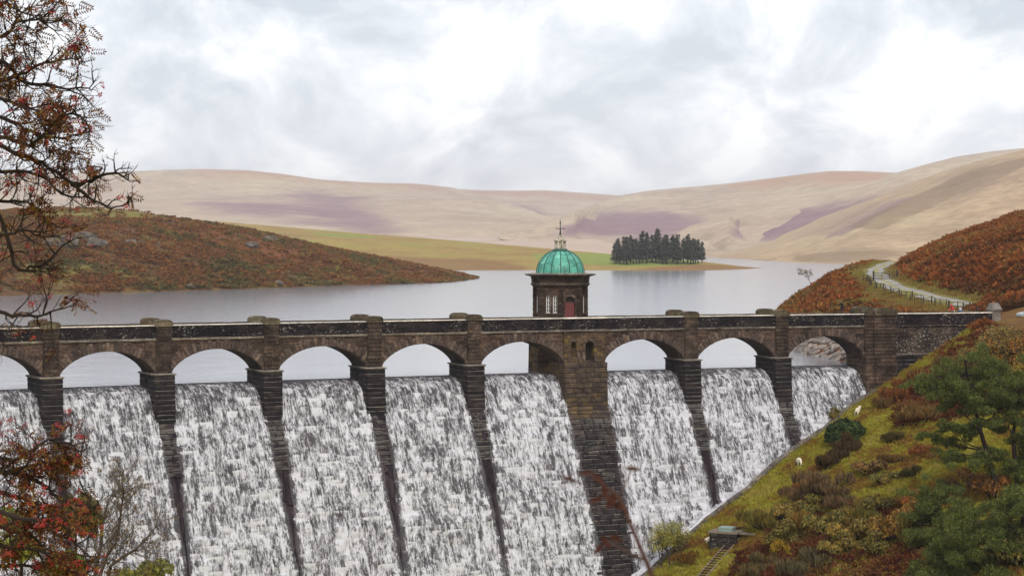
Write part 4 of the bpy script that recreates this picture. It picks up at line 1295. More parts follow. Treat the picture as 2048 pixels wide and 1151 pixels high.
# ---------------------------------------------------------------- things by the track
x, y, _ = W(1988, 0, 241)
pil = empty('stone_pillar', (x, 241, 5.0))
tag(pil, 'grey stone pillar with a cut off pyramid top at the end of the parapet', 'pillar')
mb = MB(); mb.lathe([(.82, 0), (.8, 1.5)], 4, rot=math.pi / 4 + .35); mb.build('shaft', M['grey_stone'], pil)
mb = MB(); mb.lathe([(1.02, 1.5), (1.04, 1.72)], 4, rot=math.pi / 4 + .35); mb.build('slab', M['grey_stone'], pil)
mb = MB(); mb.lathe([(.98, 1.72), (.55, 2.38), (.48, 2.45)], 4, rot=math.pi / 4 + .35); mb.build('pyramid_top', M['grey_stone'], pil)

def fence_run(name, label, pts, post_h=1.15, rails=(1.08, .6), step=1.9, brace_at=None):
    """posts along a line on the ground with rails or wires between them"""
    pts = np.array(pts); L = np.concatenate([[0], np.cumsum(np.linalg.norm(np.diff(pts, axis=0), axis=1))])
    m = max(2, int(L[-1] / step))
    q = np.stack([np.interp(np.linspace(0, L[-1], m + 1), L, pts[:, k]) for k in range(3)], -1)
    f = empty(name, tuple(q[0])); tag(f, label, 'fence')
    o = np.array(q[0])
    for i, p in enumerate(q):
        a = p - o
        mb = MB(); r = .055 if i % 6 else .085
        mb.tube([(a[0], a[1], a[2] - .3), (a[0], a[1], a[2] + post_h * (1.08 if i % 6 == 0 else 1))], r, 6)
        mb.build('post', M['fence_wood'], f)
        if brace_at and i == brace_at:
            mb = MB(); mb.tube([(a[0], a[1], a[2] + .9), (a[0] - .9, a[1] + .9, a[2] + .05)], .05, 5); mb.build('brace', M['fence_wood'], f)
    for h in rails:
        mb = MB(); mb.tube([tuple(p - o + np.array([0, 0, h])) for p in q], .03, 4); mb.build('rail', M['fence_wood'], f)
    return f
fence_run('post_fence', 'dark post and rail fence along the near side of the gravel track', [shore_pt(Y, 4.72 + .1 * math.sin(Y)) for Y in np.linspace(243, 318, 40)], brace_at=22)
fence_run('post_fence', 'row of small posts along the low tip of the brown headland', [GL[46, int(c)] for c in np.linspace(238, 306, 30)], 1.2, (1.0, .5), 4.0)
# field gate across the track
gp0 = shore_pt(316, 5.06); gp1 = shore_pt(318, 6.25)
gate = empty('field_gate', tuple(gp0)); tag(gate, 'dark five bar field gate and thick post across the gravel track', 'gate')
gd = Vector(gp1) - Vector(gp0); gd.z *= .5
for t in (0, 1):
    mb = MB(); c = gd * t; mb.tube([(c.x, c.y, -.3), (c.x, c.y, 1.55)], .14, 7); mb.build('gate_post', M['fence_wood'], gate)
for h in (.18, .42, .66, .9, 1.18):
    mb = MB(); mb.tube([(0, 0, h), tuple(gd + Vector((0, 0, h)))], .042, 5); mb.build('bar', M['fence_wood'], gate)
for t in (.03, .35, .66, .97):
    mb = MB(); c = gd * t; mb.tube([(c.x, c.y, .1), (c.x, c.y, 1.22)], .04, 5); mb.build('upright', M['fence_wood'], gate)
mb = MB(); mb.tube([tuple(gd * .97 + Vector((0, 0, .2))), tuple(gd * .5 + Vector((0, 0, 1.15)))], .04, 5); mb.build('diagonal', M['fence_wood'], gate)

# parked car at the right edge
cx, cy, _ = W(2035, 0, 240)
car = empty('parked_car', (cx + .1, 240.0, 5.52), R(8)); tag(car, 'silver grey car parked on the road at the right edge of the photo', 'car')
prof = [(0, .35), (.05, .62), (.5, .8), (1.0, .88), (1.62, 1.36), (2.1, 1.46), (3.0, 1.44), (3.7, 1.2), (3.95, .95), (4.05, .5), (4.0, .32)]
mb = MB(); mb.prism([(a, b) for a, b in prof], -.84, .84); body = mb.build('body', M['car_paint'], car)
mb = MB(); mb.add([(1.08, -.7, .93), (1.08, .7, .93), (1.6, .6, 1.36), (1.6, -.6, 1.36)], [(0, 1, 2, 3)]); mb.v = [(x - .03, y, z + .02) for x, y, z in mb.v]; mb.build('windscreen', M['car_glass'], car)
for sgn in (-1, 1):
    for a, b in (((1.25, .94), (1.68, 1.32)), ((2.5, .94), (2.62, 1.34))):
        mb = MB(); x0 = a[0]; x1 = x0 + 1.12
        mb.add([(x0, sgn * .85, .93), (x1, sgn * .85, .93), (x1 - .08 if x0 > 2 else x1, sgn * .85, 1.34), (b[0], sgn * .85, 1.34)], [(0, 1, 2, 3)]); mb.build('side_window', M['car_glass'], car)
    mb = MB(); mb.box(.02, .12, sgn * .5 - .18, sgn * .5 + .18, .58, .7); mb.build('headlight', M['lamp_glass'], car)
    for wx in (.8, 3.2):
        wh = empty('wheel', (wx, sgn * .8, .31), 0, car)
        for nm, rr, ww_, mt in (('tyre', .31, .1, 'tyre'), ('rim', .2, .115, 'rim')):
            mb = MB(); mb.lathe([(rr * .9, -ww_), (rr, -ww_ * .7), (rr, ww_ * .7), (rr * .9, ww_)], 18); mb.v = [(x, z, y) for x, y, z in mb.v]; mb.build(nm, M[mt], wh)
mb = MB(); mb.box(-.8, 6, -2.2, 2.6, -.6, -.02); # lay-by under the car
lay = mb.build('lay_by', M['asphalt'], None, loc=(cx + .1, 240.0, 5.52), rz=R(8)); struct(lay)

# ---------------------------------------------------------------- people
def skin_obj(name, joints, edges, mat, parent=None, loc=(0, 0, 0), rz=0, sub=2, scale=1.0):
    """one continuous body grown over a skeleton; joints: (x, y, z, r)"""
    me = bpy.data.meshes.new(name)
    me.from_pydata([j[:3] for j in joints], edges, [])
    o = link(name, me, parent, loc, rz)
    md = o.modifiers.new('skin', 'SKIN')
    sv = me.skin_vertices[0].data if me.skin_vertices else None
    if sv is None:
        bm = bmesh.new(); bm.from_mesh(me); bm.verts.layers.skin.verify(); bm.to_mesh(me); bm.free(); sv = me.skin_vertices[0].data
    for i, j in enumerate(joints):
        r = j[3]; sv[i].radius = r if isinstance(r, tuple) else (r, r)
    sv[0].use_root = True
    md.use_smooth_shade = True
    sb = o.modifiers.new('smooth', 'SUBSURF'); sb.levels = sub; sb.render_levels = sub
    me.materials.append(mat)
    o.scale = (scale,) * 3
    return o
def cloth_mat(name, bands):
    """colours by height on the body (m)"""
    m = Mt(name, .85, .2)
    sp = m.n('ShaderNodeSeparateXYZ'); m.l(m.coord('Object'), sp.inputs[0])
    z = m.math('DIVIDE', sp.outputs['Z'], 2.0)
    st = [(a / 2.0, c) for a, c in bands]
    m.color(m.ramp(z, st, 'CONSTANT'))
    return m.m
def person(loc, rz, mat, label, bend=0.0, scale=1.0, arms=0.3, hair=(.02, .015, .012)):
    root = empty('person', loc, rz); tag(root, label, 'person')
    def B(y, z, x=0):                         # bend forward at the hips (towards -y)
        a = bend; dz = z - .92
        return (x, y - math.sin(a) * dz, .92 + math.cos(a) * dz) if z > .92 else (x, y, z)
    J = [B(0, .95) + ((.16, .12),), B(0, 1.15) + ((.145, .11),), B(0, 1.36) + ((.18, .115),), B(0, 1.47) + (.075,), B(-.01, 1.56) + (.062,), B(-.02, 1.66) + ((.082, .1),), B(-.01, 1.76) + (.07,)]
    E = [(0, 1), (1, 2), (2, 3), (3, 4), (4, 5), (5, 6)]
    for q in (-1, 1):
        b = len(J)
        J += [(q * .1, 0, .86, .095), (q * .11, -.02, .48, .066), (q * .11, .02, .1, .046), (q * .12, -.15, .045, .042)]
        E += [(0, b), (b, b + 1), (b + 1, b + 2), (b + 2, b + 3)]
        b = len(J)
        sx_, sy, sz = B(0, 1.4, q * .2)
        el = (q * .27, sy - arms * .35, sz - .27); wr = (q * .2, sy - arms * .95, sz - .45 + arms * .25)
        J += [(sx_, sy, sz, .062), (*el, .05), (*wr, .034), (wr[0], wr[1] - .05, wr[2] - .05, .036)]
        E += [(2, b), (b, b + 1), (b + 1, b + 2), (b + 2, b + 3)]
        for k in range(4):                    # fingers, then the thumb
            c = len(J); J.append((wr[0] + (k - 1.5) * .018, wr[1] - .1, wr[2] - .1 - .01 * (k in (1, 2)), .009)); E.append((b + 3, c))
        c = len(J); J.append((wr[0] - q * .05, wr[1] - .06, wr[2] - .04, .01)); E.append((b + 3, c))
    bo = skin_obj('body', J, E, mat, root, scale=scale); bo.scale = (scale * 1.2, scale * 1.2, scale)
    hx, hy, hz_ = B(-.01, 1.7)
    mb = MB(); mb.lathe([(.0, .1), (.07, .085), (.1, .03), (.103, -.03), (.085, -.08)], 10, (hx, hy + .018, hz_), cap=False)
    mb.v = [(a * scale, b * scale, c * scale) for a, b, c in mb.v]
    mb.build('hair', plain('hair', hair, .7, .3), root, True)
    return root
SK = (.42, .25, .18)
def shore_z(X, Y):
    i = int(np.argmin(np.abs(GR[:, 0, 1] - Y))); return float(np.interp(X, GR[i, :, 0], GR[i, :, 2]))
Yq = min(np.arange(262, 345, .5), key=lambda Y: abs(YH + F * (HC - shore_z(W(1684, 0, Y)[0], Y)) / Y - 627))
X_ = W(1684, 0, Yq)[0]
person((X_, Yq, shore_z(X_, Yq) + .02), R(200), cloth_mat('dark coat and trousers', [(0, (.01, .01, .012)), (.08, (.014, .016, .026)), (.86, (.012, .011, .013)), (1.5, (.2, .12, .09))]), 'person in dark clothes standing on the bracken shore behind the parapet', arms=.9)
X_ = W(1897, 0, 250)[0]; Yp = 243.0
person((X_, Yp + 4, shore_z(X_, Yp + 4) + .02), R(-70), cloth_mat('red jacket', [(0, (.03, .03, .03)), (.08, (.6, .58, .56)), (.9, (.55, .045, .05)), (1.5, (.55, .05, .05)), (1.62, (.42, .25, .18))]), 'person in a red jacket and pale trousers leaning forward by the track', bend=.5, scale=.98, hair=(.4, .04, .04))
X_ = W(1908, 0, 250)[0]
person((X_, Yp + 4.3, shore_z(X_, Yp + 4.3) - .25), R(60), cloth_mat('blue coat', [(0, (.02, .02, .03)), (.3, (.03, .16, .42)), (1.15, (.6, .58, .57)), (1.5, (.4, .25, .2))]), 'person in a blue coat and white top bending beside the red jacket', bend=.35, scale=.9, hair=(.05, .025, .018))

# ---------------------------------------------------------------- valve chamber, steps and sheep on the bank
bx_, by_, bz_ = hit(1452, 1088)
ch = empty('valve_chamber', (bx_, by_, bz_), R(-24)); tag(ch, 'dark lichened stone chamber with pale green steel lid on the grass bank', 'chamber')
mb = MB()
for zz in range(5):
    for q in range(3): mb.stone(-1.35 + q * .9, -.45 + q * .9, -1.1, 1.1, -.9 + zz * .42, -.48 + zz * .42, .06, .06, rnd=rs, sides=True)
mb.build('stone_wall', stone_mat('chamber stone', (.012, .011, .012), (.03, .026, .025), (.075, .065, .055), .9), ch)
mb = MB(); mb.box(-1.5, 1.5, -1.2, 1.2, 1.2, 1.36); mb.box(1.5, 3.1, -.5, .9, 1.12, 1.26); mb.build('slab', plain('worn slab', (.16, .125, .095), .9), ch)
mb = MB(); mb.box(-.55, .8, -.55, .55, 1.37, 1.62); mb.box(-.6, .85, -.6, .6, 1.62, 1.74); mb.build('lid', M['steel_lid'], ch)
mb = MB(); mb.tube([(.5, 1.1, 1.36), (1.2, 1.15, 1.6), (3.2, 1.3, 1.35)], .05, 5); mb.build('pipe', M['fence_wood'], ch)
ch.scale = (1.08, 1.08, 1.08)
s0 = Vector(hit(1477, 1077)); s1 = Vector(hit(1405, 1160))
stp = empty('stepladder', tuple(s0)); tag(stp, 'narrow flight of dark wooden steps between two pale rails down the bank', 'steps')
dv = s1 - s0; side = Vector((dv.y, -dv.x, 0)).normalized()
up = Vector((0, 0, .5))
dv = dv * 1.25
nst = 22
for q in (-1, 1):
    mb = MB(); mb.tube([tuple(side * q * .5 + up), tuple(dv + side * q * .5 + up)], .06, 5); mb.build('rail', M['rust_rail'], stp)
hd = Vector((dv.x, dv.y, 0)).normalized()
for k in range(nst):
    c = dv * ((k + .5) / nst) + up
    mb = MB(); vs = []
    for dz in (-.04, .04):
        for a, b in ((-.14, -.46), (-.14, .46), (.14, .46), (.14, -.46)):
            p = c + hd * a + side * b; vs.append((p.x, p.y, p.z + dz))
    mb.add(vs, [(0, 1, 2, 3), (4, 5, 6, 7), (0, 1, 5, 4), (1, 2, 6, 5), (2, 3, 7, 6), (3, 0, 4, 7)])
    mb.build('tread', M['step_wood'], stp)
def sheep(loc, rz, label, graze=True):
    root = empty('sheep', loc, rz); tag(root, label, 'sheep', 'sheep on the bank')
    J = [(0, .3, .66, (.24, .25)), (0, 0, .68, (.25, .28)), (0, -.32, .66, (.22, .25)), (0, -.5, .74, .15), (0, -.68, .5 if graze else .95, .1), (0, -.82, .26 if graze else .98, .07), (0, -.88, .14 if graze else .93, .045), (0, .5, .62, .06), (0, .52, .42, .035)]
    E = [(0, 1), (1, 2), (2, 3), (3, 4), (4, 5), (5, 6), (0, 7), (7, 8)]
    for q in (-1, 1):
        for yy, b0 in ((-.3, 2), (.3, 0)):
            b = len(J); bk = .05 if yy > 0 else -.02
            J += [(q * .15, yy, .42, .085), (q * .15, yy + bk, .24, .045), (q * .15, yy, .03, .035)]; E += [(b0, b), (b, b + 1), (b + 1, b + 2)]
        b = len(J); J.append((q * .16, -.66, .56 if graze else 1.0, .03)); E.append((4, b))
    skin_obj('body', J, E, M['fleece'], root, scale=1.12)
    return root
for px, py, rz, lb in ((1715, 832, 150, 'cream sheep standing above the round dark green bush'), (1597, 932, 12, 'cream sheep standing alone on open grass near the kerb'), (1421, 1090, 80, 'cream sheep half hidden behind the stone chamber')):
    x, y, z = hit(px, py)
    sheep((x, y, z), R(rz), lb, px != 1715)
# pitched stones on the shore seen through the last arch
rip = empty('stone_pitching', tuple(shore_pt(262, 1.0))); tag(rip, 'pale rough stones of the shore slope seen through the rightmost arch', 'stones')
o0 = Vector(rip.location)
for i, Y in enumerate(np.arange(247, 292, 1.1)):
    for u in np.arange(.75, 2.35, .2):
        p = shore_pt(Y + rs.uniform(-.4, .4), u + rs.uniform(-.06, .06))
        mb = MB(); a, b, c = rs.uniform(.45, .85), rs.uniform(.28, .5), rs.uniform(.15, .3)
        mb.lathe([(a * .6, -.3), (a, .02), (a * .8, c), (a * .3, c + .1)], 6, (0, 0, 0), rs.uniform(0, 3))
        an = rs.uniform(-.5, .2)
        q = Vector(p) - o0
        mb.v = [(q.x + x * math.cos(an) - y * b / a * math.sin(an), q.y + x * math.sin(an) + y * b / a * math.cos(an), q.z + z + .35 * x * rs.uniform(.9, 1.1)) for x, y, z in mb.v]
        mb.build('stone', M['rubble'], rip)

# ---------------------------------------------------------------- ground cover (uncountable)
def tuft_mesh(name, mat, n, spread_, height, wid, up=.6, seed=0):
    r = np.random.default_rng(seed)
    a = r.uniform(0, 2 * math.pi, n); rad = np.sqrt(r.uniform(0, 1, n)) * spread_
    base = np.stack([np.cos(a) * rad, np.sin(a) * rad, r.uniform(0, .55, n) * height * (1 - .5 * rad / spread_)], -1)
    d = np.stack([np.cos(a) * (1 - up), np.sin(a) * (1 - up), np.full(n, up)], -1) + r.normal(0, .25, (n, 3))
    d /= np.linalg.norm(d, axis=1, keepdims=True)
    U = d * (height * r.uniform(.25, .5, n))[:, None]
    V_ = np.cross(d, rand_dirs(n, r)); V_ /= np.linalg.norm(V_, axis=1, keepdims=True) + 1e-9
    V_ *= (wid * r.uniform(.5, 1.2, n))[:, None]
    return quads(name, base + U, U, V_, mat)
def scatter(name, label, pts, sc, meshes, seed=0, squash=(1, 1, 1)):
    """ground cover as instances on points"""
    pts = np.asarray(pts, np.float32)
    me = bpy.data.meshes.new(name); me.vertices.add(len(pts)); me.vertices.foreach_set('co', pts.ravel())
    at = me.attributes.new('sc', 'FLOAT_VECTOR', 'POINT'); at.data.foreach_set('vector', np.ascontiguousarray(np.asarray(sc)[:, None] * np.array(squash)[None], np.float32).ravel())
    me.update()
    o = link(name, me); tag(o, label, kind='stuff')
    pc = bpy.data.collections.new(name + '_kinds')
    for k, m_ in enumerate(meshes):
        pc.objects.link(bpy.data.objects.new(name + '_plant', m_))
    ng = bpy.data.node_groups.new(name, 'GeometryNodeTree')
    ng.interface.new_socket('Geometry', in_out='INPUT', socket_type='NodeSocketGeometry'); ng.interface.new_socket('Geometry', in_out='OUTPUT', socket_type='NodeSocketGeometry')
    gi = ng.nodes.new('NodeGroupInput'); go = ng.nodes.new('NodeGroupOutput')
    ci = ng.nodes.new('GeometryNodeCollectionInfo'); ci.inputs['Collection'].default_value = pc; ci.inputs['Separate Children'].default_value = True; ci.inputs['Reset Children'].default_value = True
    ip = ng.nodes.new('GeometryNodeInstanceOnPoints'); ip.inputs['Pick Instance'].default_value = True
    rv = ng.nodes.new('FunctionNodeRandomValue'); rv.data_type = 'FLOAT_VECTOR'; rv.inputs[0].default_value = (-.2, -.2, 0); rv.inputs[1].default_value = (.2, .2, 6.283); rv.inputs['Seed'].default_value = seed
    ri = ng.nodes.new('FunctionNodeRandomValue'); ri.data_type = 'INT'; ri.inputs[4].default_value = 0; ri.inputs[5].default_value = len(meshes) - 1; ri.inputs['Seed'].default_value = seed + 5
    na = ng.nodes.new('GeometryNodeInputNamedAttribute'); na.data_type = 'FLOAT_VECTOR'; na.inputs['Name'].default_value = 'sc'
    ng.links.new(gi.outputs[0], ip.inputs['Points']); ng.links.new(ci.outputs[0], ip.inputs['Instance']); ng.links.new(rv.outputs[0], ip.inputs['Rotation'])
    ng.links.new(ri.outputs[2], ip.inputs['Instance Index']); ng.links.new(na.outputs[0], ip.inputs['Scale']); ng.links.new(ip.outputs[0], go.inputs[0])
    md = o.modifiers.new('scatter', 'NODES'); md.node_group = ng
    return o
def on_grid(G, n, weight, seed):
    """n random points on a grid surface, density by weight per cell"""
    r = np.random.default_rng(seed)
    a = G[:-1, :-1]; b = G[:-1, 1:]; c = G[1:, :-1]; d = G[1:, 1:]
    ar_ = np.linalg.norm(np.cross(b - a, c - a), axis=-1)
    w_ = (ar_ * (weight[:-1, :-1] + weight[1:, 1:]) / 2).ravel(); w_ /= w_.sum()
    k = r.choice(len(w_), n, p=w_); u = r.uniform(size=(n, 1)); v = r.uniform(size=(n, 1))
    A, B, C_, D = (q.reshape(-1, 3)[k] for q in (a, b, c, d))
    return (A * (1 - u) + B * u) * (1 - v) + (C_ * (1 - u) + D * u) * v, r
bm_ = [tuft_mesh('bracken_frond', M['bracken'], 46, .75, .8, .16, .45, s) for s in range(4)]
wt = np.repeat((sstep(6.75, 7.15, jj / NB) + (1 - sstep(3.9, 4.45, jj / NB)) * sstep(1.2, 2.0, jj / NB))[None], GR.shape[0], 0)
front = (GR[..., 1] < 300) & (jj[None] < 4.6 * NB)
wt = wt * np.where(front, .25 * sstep(2.2, 2.8, jj / NB)[None], 1)
pts, r_ = on_grid(GR, 13000, wt, 1)
ppx, _q = to_px(pts)
pts = pts[~((np.abs(ppx - 1684) < 15) & (pts[:, 1] < Yq + .6) & (pts[:, 1] > Yq - 25))]
scatter('bracken', 'rust brown dead bracken covering the hill and knoll beside the track', pts, r_.uniform(.6, 1.25, len(pts)), bm_, 3)
wtop = ((bpx > 1930) & (bpx < 2420) & (bpy_ > 540) & (bpy_ < 700) & (Yg > 200) & (S_ > 52) & ((Yg > 247) | (bpy_ > 668) | (bpx < 1985))).astype(float)
ptop, r_ = on_grid(GB, 2200, wtop + 1e-9, 14)
ptop = ptop[np.hypot(ptop[:, 0] - pil.location.x, ptop[:, 1] - pil.location.y) > 3.0]
scatter('bracken', 'brown bracken on the bank top beyond the end of the parapet', ptop, r_.uniform(.6, 1.1, len(ptop)), bm_, 13)
hm_ = [tuft_mesh('heath_clump', M['heath'], 40, 1.0, .8, .24, .4, 20 + s) for s in range(4)]
wl = np.ones(GL.shape[:2]); wl[0:3] = 0; wl[72:] = 0
lpx, lpy = to_px(GL)
wl *= .25 + .75 * sstep(.42, .5, vnoise(GL[..., 0] * .05, GL[..., 1] * .05, 9)) 
wl *= np.where(poly_mask(lpx, lpy, [(40, 405), (280, 410), (340, 436), (200, 440), (60, 442)]), .12, 1)
pts, r_ = on_grid(GL, 17000, wl, 2)
scatter('heath', 'mixed bracken and heather covering the headland across the water', pts, r_.uniform(.8, 2.0, len(pts)), hm_, 4, (1, 1, .75))
gm_ = [tuft_mesh('grass_tuft', M['tuft'], 26, .38, .34, .035, .75, 40 + s) for s in range(4)]
vis = (bpx > 1250) & ~((S_ > 52) & (bpy_ < 700)) & (bpx < 2420) & (bpy_ > 640) & (bpy_ < 1200) & (Yg > 120)
rsoft = soft(rust, 4)
pts, r_ = on_grid(GB, 50000, np.where(vis, 1 - .7 * rsoft, 0) + 1e-9, 3)
q2 = np.array([s0.x, s0.y]); d2 = np.array([dv.x, dv.y]); tt2 = np.clip(((pts[:, :2] - q2) @ d2) / (d2 @ d2), 0, 1)
pts = pts[np.linalg.norm(pts[:, :2] - q2 - tt2[:, None] * d2, axis=1) > .75]
scatter('rough_grass', 'yellow green tussocky grass on the bank below the dam', pts, r_.uniform(.5, 1.25, len(pts)), gm_, 6)
lm_ = [tuft_mesh('dead_bracken_frond', M['litter'], 34, .55, .5, .1, .4, 60 + s) for s in range(4)]
pts, r_ = on_grid(GB, 8500, np.where(vis, rsoft * (.15 + .85 * sstep(.4, .55, vnoise(Xg * .35, Yg * .35, 5))), 0) + 1e-9, 4)
scatter('dead_bracken', 'red brown collapsed bracken on the lower part of the bank', pts, r_.uniform(.6, 1.3, len(pts)), lm_, 8)
vg = [tuft_mesh('verge_grass_tuft', clump_mat('verge grass', VAR, [(.3, (.2, .12, .035)), (.5, (.27, .19, .06)), (.7, (.2, .2, .04))], .15, .35), 24, .4, .4, .04, .7, 80 + s) for s in range(3)]
wv_ = np.repeat((sstep(2.2, 3.2, jj / NB) * (1 - sstep(4.7, 4.9, jj / NB)) + sstep(6.15, 6.3, jj / NB) * (1 - sstep(6.9, 7.2, jj / NB)))[None], GR.shape[0], 0) * np.where(GR[..., 1] < 345, 1, .3)
pts, r_ = on_grid(GR, 7000, wv_, 5)
ppx, _q = to_px(pts)
pts = pts[~((np.abs(ppx - 1684) < 12) & (pts[:, 1] < Yq + .5) & (pts[:, 1] > Yq - 25))]
scatter('verge_grass', 'tawny grass on the verges of the gravel track', pts, r_.uniform(.6, 1.3, len(pts)), vg, 9)

# ---------------------------------------------------------------- trees and shrubs
def limb(mb, p, d, ln, r, depth, tips, rr, kids=(2, 3), ang=.6, shrink=.68, gnarl=.25, up=0.0, seg=4, nside=5):
    """one branch and, recursively, the branches that leave it"""
    pts = [Vector(p)]; rad = [r]
    d = Vector(d).normalized()
    for k in range(seg):
        d = (d + Vector((rr.gauss(0, gnarl), rr.gauss(0, gnarl), rr.gauss(0, gnarl) + up))).normalized()
        pts.append(pts[-1] + d * (ln / seg)); rad.append(r * (1 - .45 * (k + 1) / seg))
    mb.tube(pts, rad, nside if r > .02 else 4 if r > .008 else 3, cap=False)
    if depth == 0:
        tips.append((pts[-1].copy(), d.copy())); tips.append((pts[-2].copy(), d.copy())); return
    for k in range(rr.randint(*kids)):
        t = rr.uniform(.45, 1.0)
        i = min(int(t * seg), seg - 1); q = pts[i].lerp(pts[i + 1], t * seg - i)
        side_ = Vector((rr.gauss(0, 1), rr.gauss(0, 1), rr.gauss(0, 1))).cross(d).normalized()
        nd = d * math.cos(ang) + side_ * math.sin(ang) * rr.uniform(.7, 1.3)
        limb(mb, q, nd, ln * shrink * rr.uniform(.7, 1.15), r * .55, depth - 1, tips, rr, kids, ang, shrink, gnarl, up, seg, nside)
    limb(mb, pts[-1], d, ln * shrink, r * .55, depth - 1, tips, rr, kids, ang, shrink, gnarl, up, seg, nside)

def bush_meshes(seed, n, leaf, lumps=9, twig=False, flat=.8):
    """foliage and stems of a unit bush: radius 1, height about flat*2"""
    r = np.random.default_rng(seed)
    c = r.normal(size=(lumps, 3)) * np.array([.42, .42, .28 * flat]); c[:, 2] = np.abs(c[:, 2]) + .3 * flat
    rad = r.uniform(.3, .58, lumps)
    k = r.integers(0, lumps, n)
    d = rand_dirs(n, r); d[:, 2] = np.where(d[:, 2] < -.2, -d[:, 2], d[:, 2])
    C = c[k] + d * (rad[k] * r.uniform(.55, 1.08, n) ** .5)[:, None] * np.array([1, 1, flat])
    C[:, 2] = np.maximum(C[:, 2], .03)
    o = d + r.normal(0, .5, (n, 3)); o /= np.linalg.norm(o, axis=1, keepdims=True)
    if twig:
        U = (o * .5 + np.array([0, 0, .8])); U /= np.linalg.norm(U, axis=1, keepdims=True)
        V_ = np.cross(U, rand_dirs(n, r)); U = U * leaf * 2.2; V_ = V_ * leaf * .35
    else:
        U = np.cross(o, rand_dirs(n, r)); U /= np.linalg.norm(U, axis=1, keepdims=True) + 1e-9
        V_ = np.cross(o, U) * leaf * .55; U = U * leaf
    V_ *= r.uniform(.6, 1.2, (n, 1))
    fol = quads('foliage', C, U, V_, M['bush'])
    mb = MB()
    for q in range(7):
        e_ = c[q % lumps] * .95
        mb.tube([(0, 0, -.1), tuple(e_ * .5 + r.normal(0, .05, 3)), tuple(e_)], [.05, .035, .012], 4, cap=False)
    return fol, mb.mesh('stem', M['bark'])
LEAFY = [bush_meshes(200 + s, 1500, .10, 9, flat=.75) for s in range(4)]
TWIG = [bush_meshes(220 + s, 1700, .085, 8, True, .7) for s in range(4)]
def dome_bush(seed, n, leaf):
    """dense evergreen dome of overlapping leaf whorls"""
    r = np.random.default_rng(seed)
    d = rand_dirs(n, r); d[:, 2] = np.abs(d[:, 2]) * 1.0
    lump = 1 + .16 * (vnoise(d[:, 0] * 4 + 9, d[:, 1] * 4 + d[:, 2] * 3, seed) - .5) * 2
    C = d * (lump * r.uniform(.86, 1.0, n))[:, None] * np.array([.86, .86, .95]) + np.array([0, 0, .02])
    o = d + r.normal(0, .45, (n, 3)); o /= np.linalg.norm(o, axis=1, keepdims=True)
    U = np.cross(o, rand_dirs(n, r)); U /= np.linalg.norm(U, axis=1, keepdims=True) + 1e-9
    mb = MB()
    for q in range(6): mb.tube([(0, 0, -.1), tuple(d[q] * .4), tuple(d[q] * .8)], [.05, .03, .01], 4, cap=False)
    return quads('foliage', C, U * leaf, np.cross(o, U) * leaf * .5, M['bush']), mb.mesh('stem', M['bark'])
DENSE = [dome_bush(240, 4200, .085)]
SEEN = {}
def bush(px, py, wpx, hpx, col, kind, label, group=None, name='bush', sink=.05, at=None):
    x, y, z = at or hit(px, py)
    s_ = y / F
    src = {'leafy': LEAFY, 'twig': TWIG, 'dense': DENSE}[kind]
    f, st = src[rs.randrange(len(src))]
    root = empty(name, (x, y, z - sink), rs.uniform(0, 6.28)); tag(root, label, 'bush' if name == 'bush' else 'shrub', group)
    sx_ = wpx * s_ / 2 * 1.2; sz_ = hpx * s_ * 1.15
    for nm, me in (('foliage', f), ('stem', st)):
        o = link(nm, me, root); o.scale = (sx_, sx_, sz_); o.color = (*col, 1)
    return root
DG, OL, BR, DB, OR, YG, RU = (.028, .062, .018), (.15, .125, .03), (.16, .095, .035), (.075, .048, .022), (.36, .14, .03), (.26, .22, .04), (.2, .075, .028)
bush(1692, 882, 84, 40, (.03, .055, .013), 'dense', 'round dark green evergreen bush beside the kerb', name='bush')
bush(1672, 838, 26, 18, OL, 'leafy', 'small straggly plant on the kerb above the dark green bush')
bush(1850, 846, 84, 36, BR, 'twig', 'wide brown bush with rusty top below the pine branches')
bush(1785, 884, 44, 24, (.09, .07, .02), 'twig', 'small olive bush alone on the open grass')
for a, b in (((1655, 938), 50), ((1684, 922), 44), ((1710, 902), 42)):
    bush(a[0], a[1], b, 32, DB, 'twig', 'dark brown heather bush in the diagonal row below the green bush', 'diagonal row of dark bushes')
for px, py, w_, h_, c_, k_ in ((1745, 948, 64, 28, BR, 'leafy'), (1790, 928, 54, 22, BR, 'twig'), (1815, 955, 44, 22, (.07, .06, .02), 'twig'), (1770, 968, 50, 24, OL, 'leafy'), (1855, 912, 54, 22, RU, 'twig'), (1890, 930, 50, 26, BR, 'twig')):
    bush(px, py, w_, h_, c_, k_, 'low brown scrub bush on the middle of the bank', 'brown scrub across the middle of the bank')
for px, py, w_, h_ in ((1655, 990, 80, 48), (1610, 1005, 56, 34), (1690, 1015, 64, 36)):
    bush(px, py, w_, h_, (.14, .092, .05), 'twig', 'grey brown twiggy scrub in the middle of the bank', 'grey brown twiggy scrub')
bush(1603, 982, 36, 16, OR, 'leafy', 'small bright orange bracken plant near the lone sheep')
SHR = [(1530, 1058, 60, 42), (1575, 1040, 54, 36), (1560, 1092, 70, 40), (1610, 1062, 56, 40), (1650, 1070, 70, 48), (1700, 1085, 70, 46), (1740, 1066, 62, 46), (1790, 1082, 74, 52), (1630, 1030, 56, 30), (1700, 1040, 60, 36), (1755, 1024, 60, 34), (1825, 1040, 56, 44), (1840, 1090, 60, 46), (1675, 1110, 60, 34), (1760, 1108, 60, 36)]
for i, (px, py, w_, h_) in enumerate(SHR):
    c_ = (OL, (.2, .15, .04), (.13, .11, .025), (.22, .13, .03))[i % 4]
    bush(px, py, w_, h_, c_, 'leafy' if i % 3 else 'twig', 'olive and yellow leaved shrub in the thicket on the lower bank', 'olive thicket on the lower bank', 'leafy_shrub')
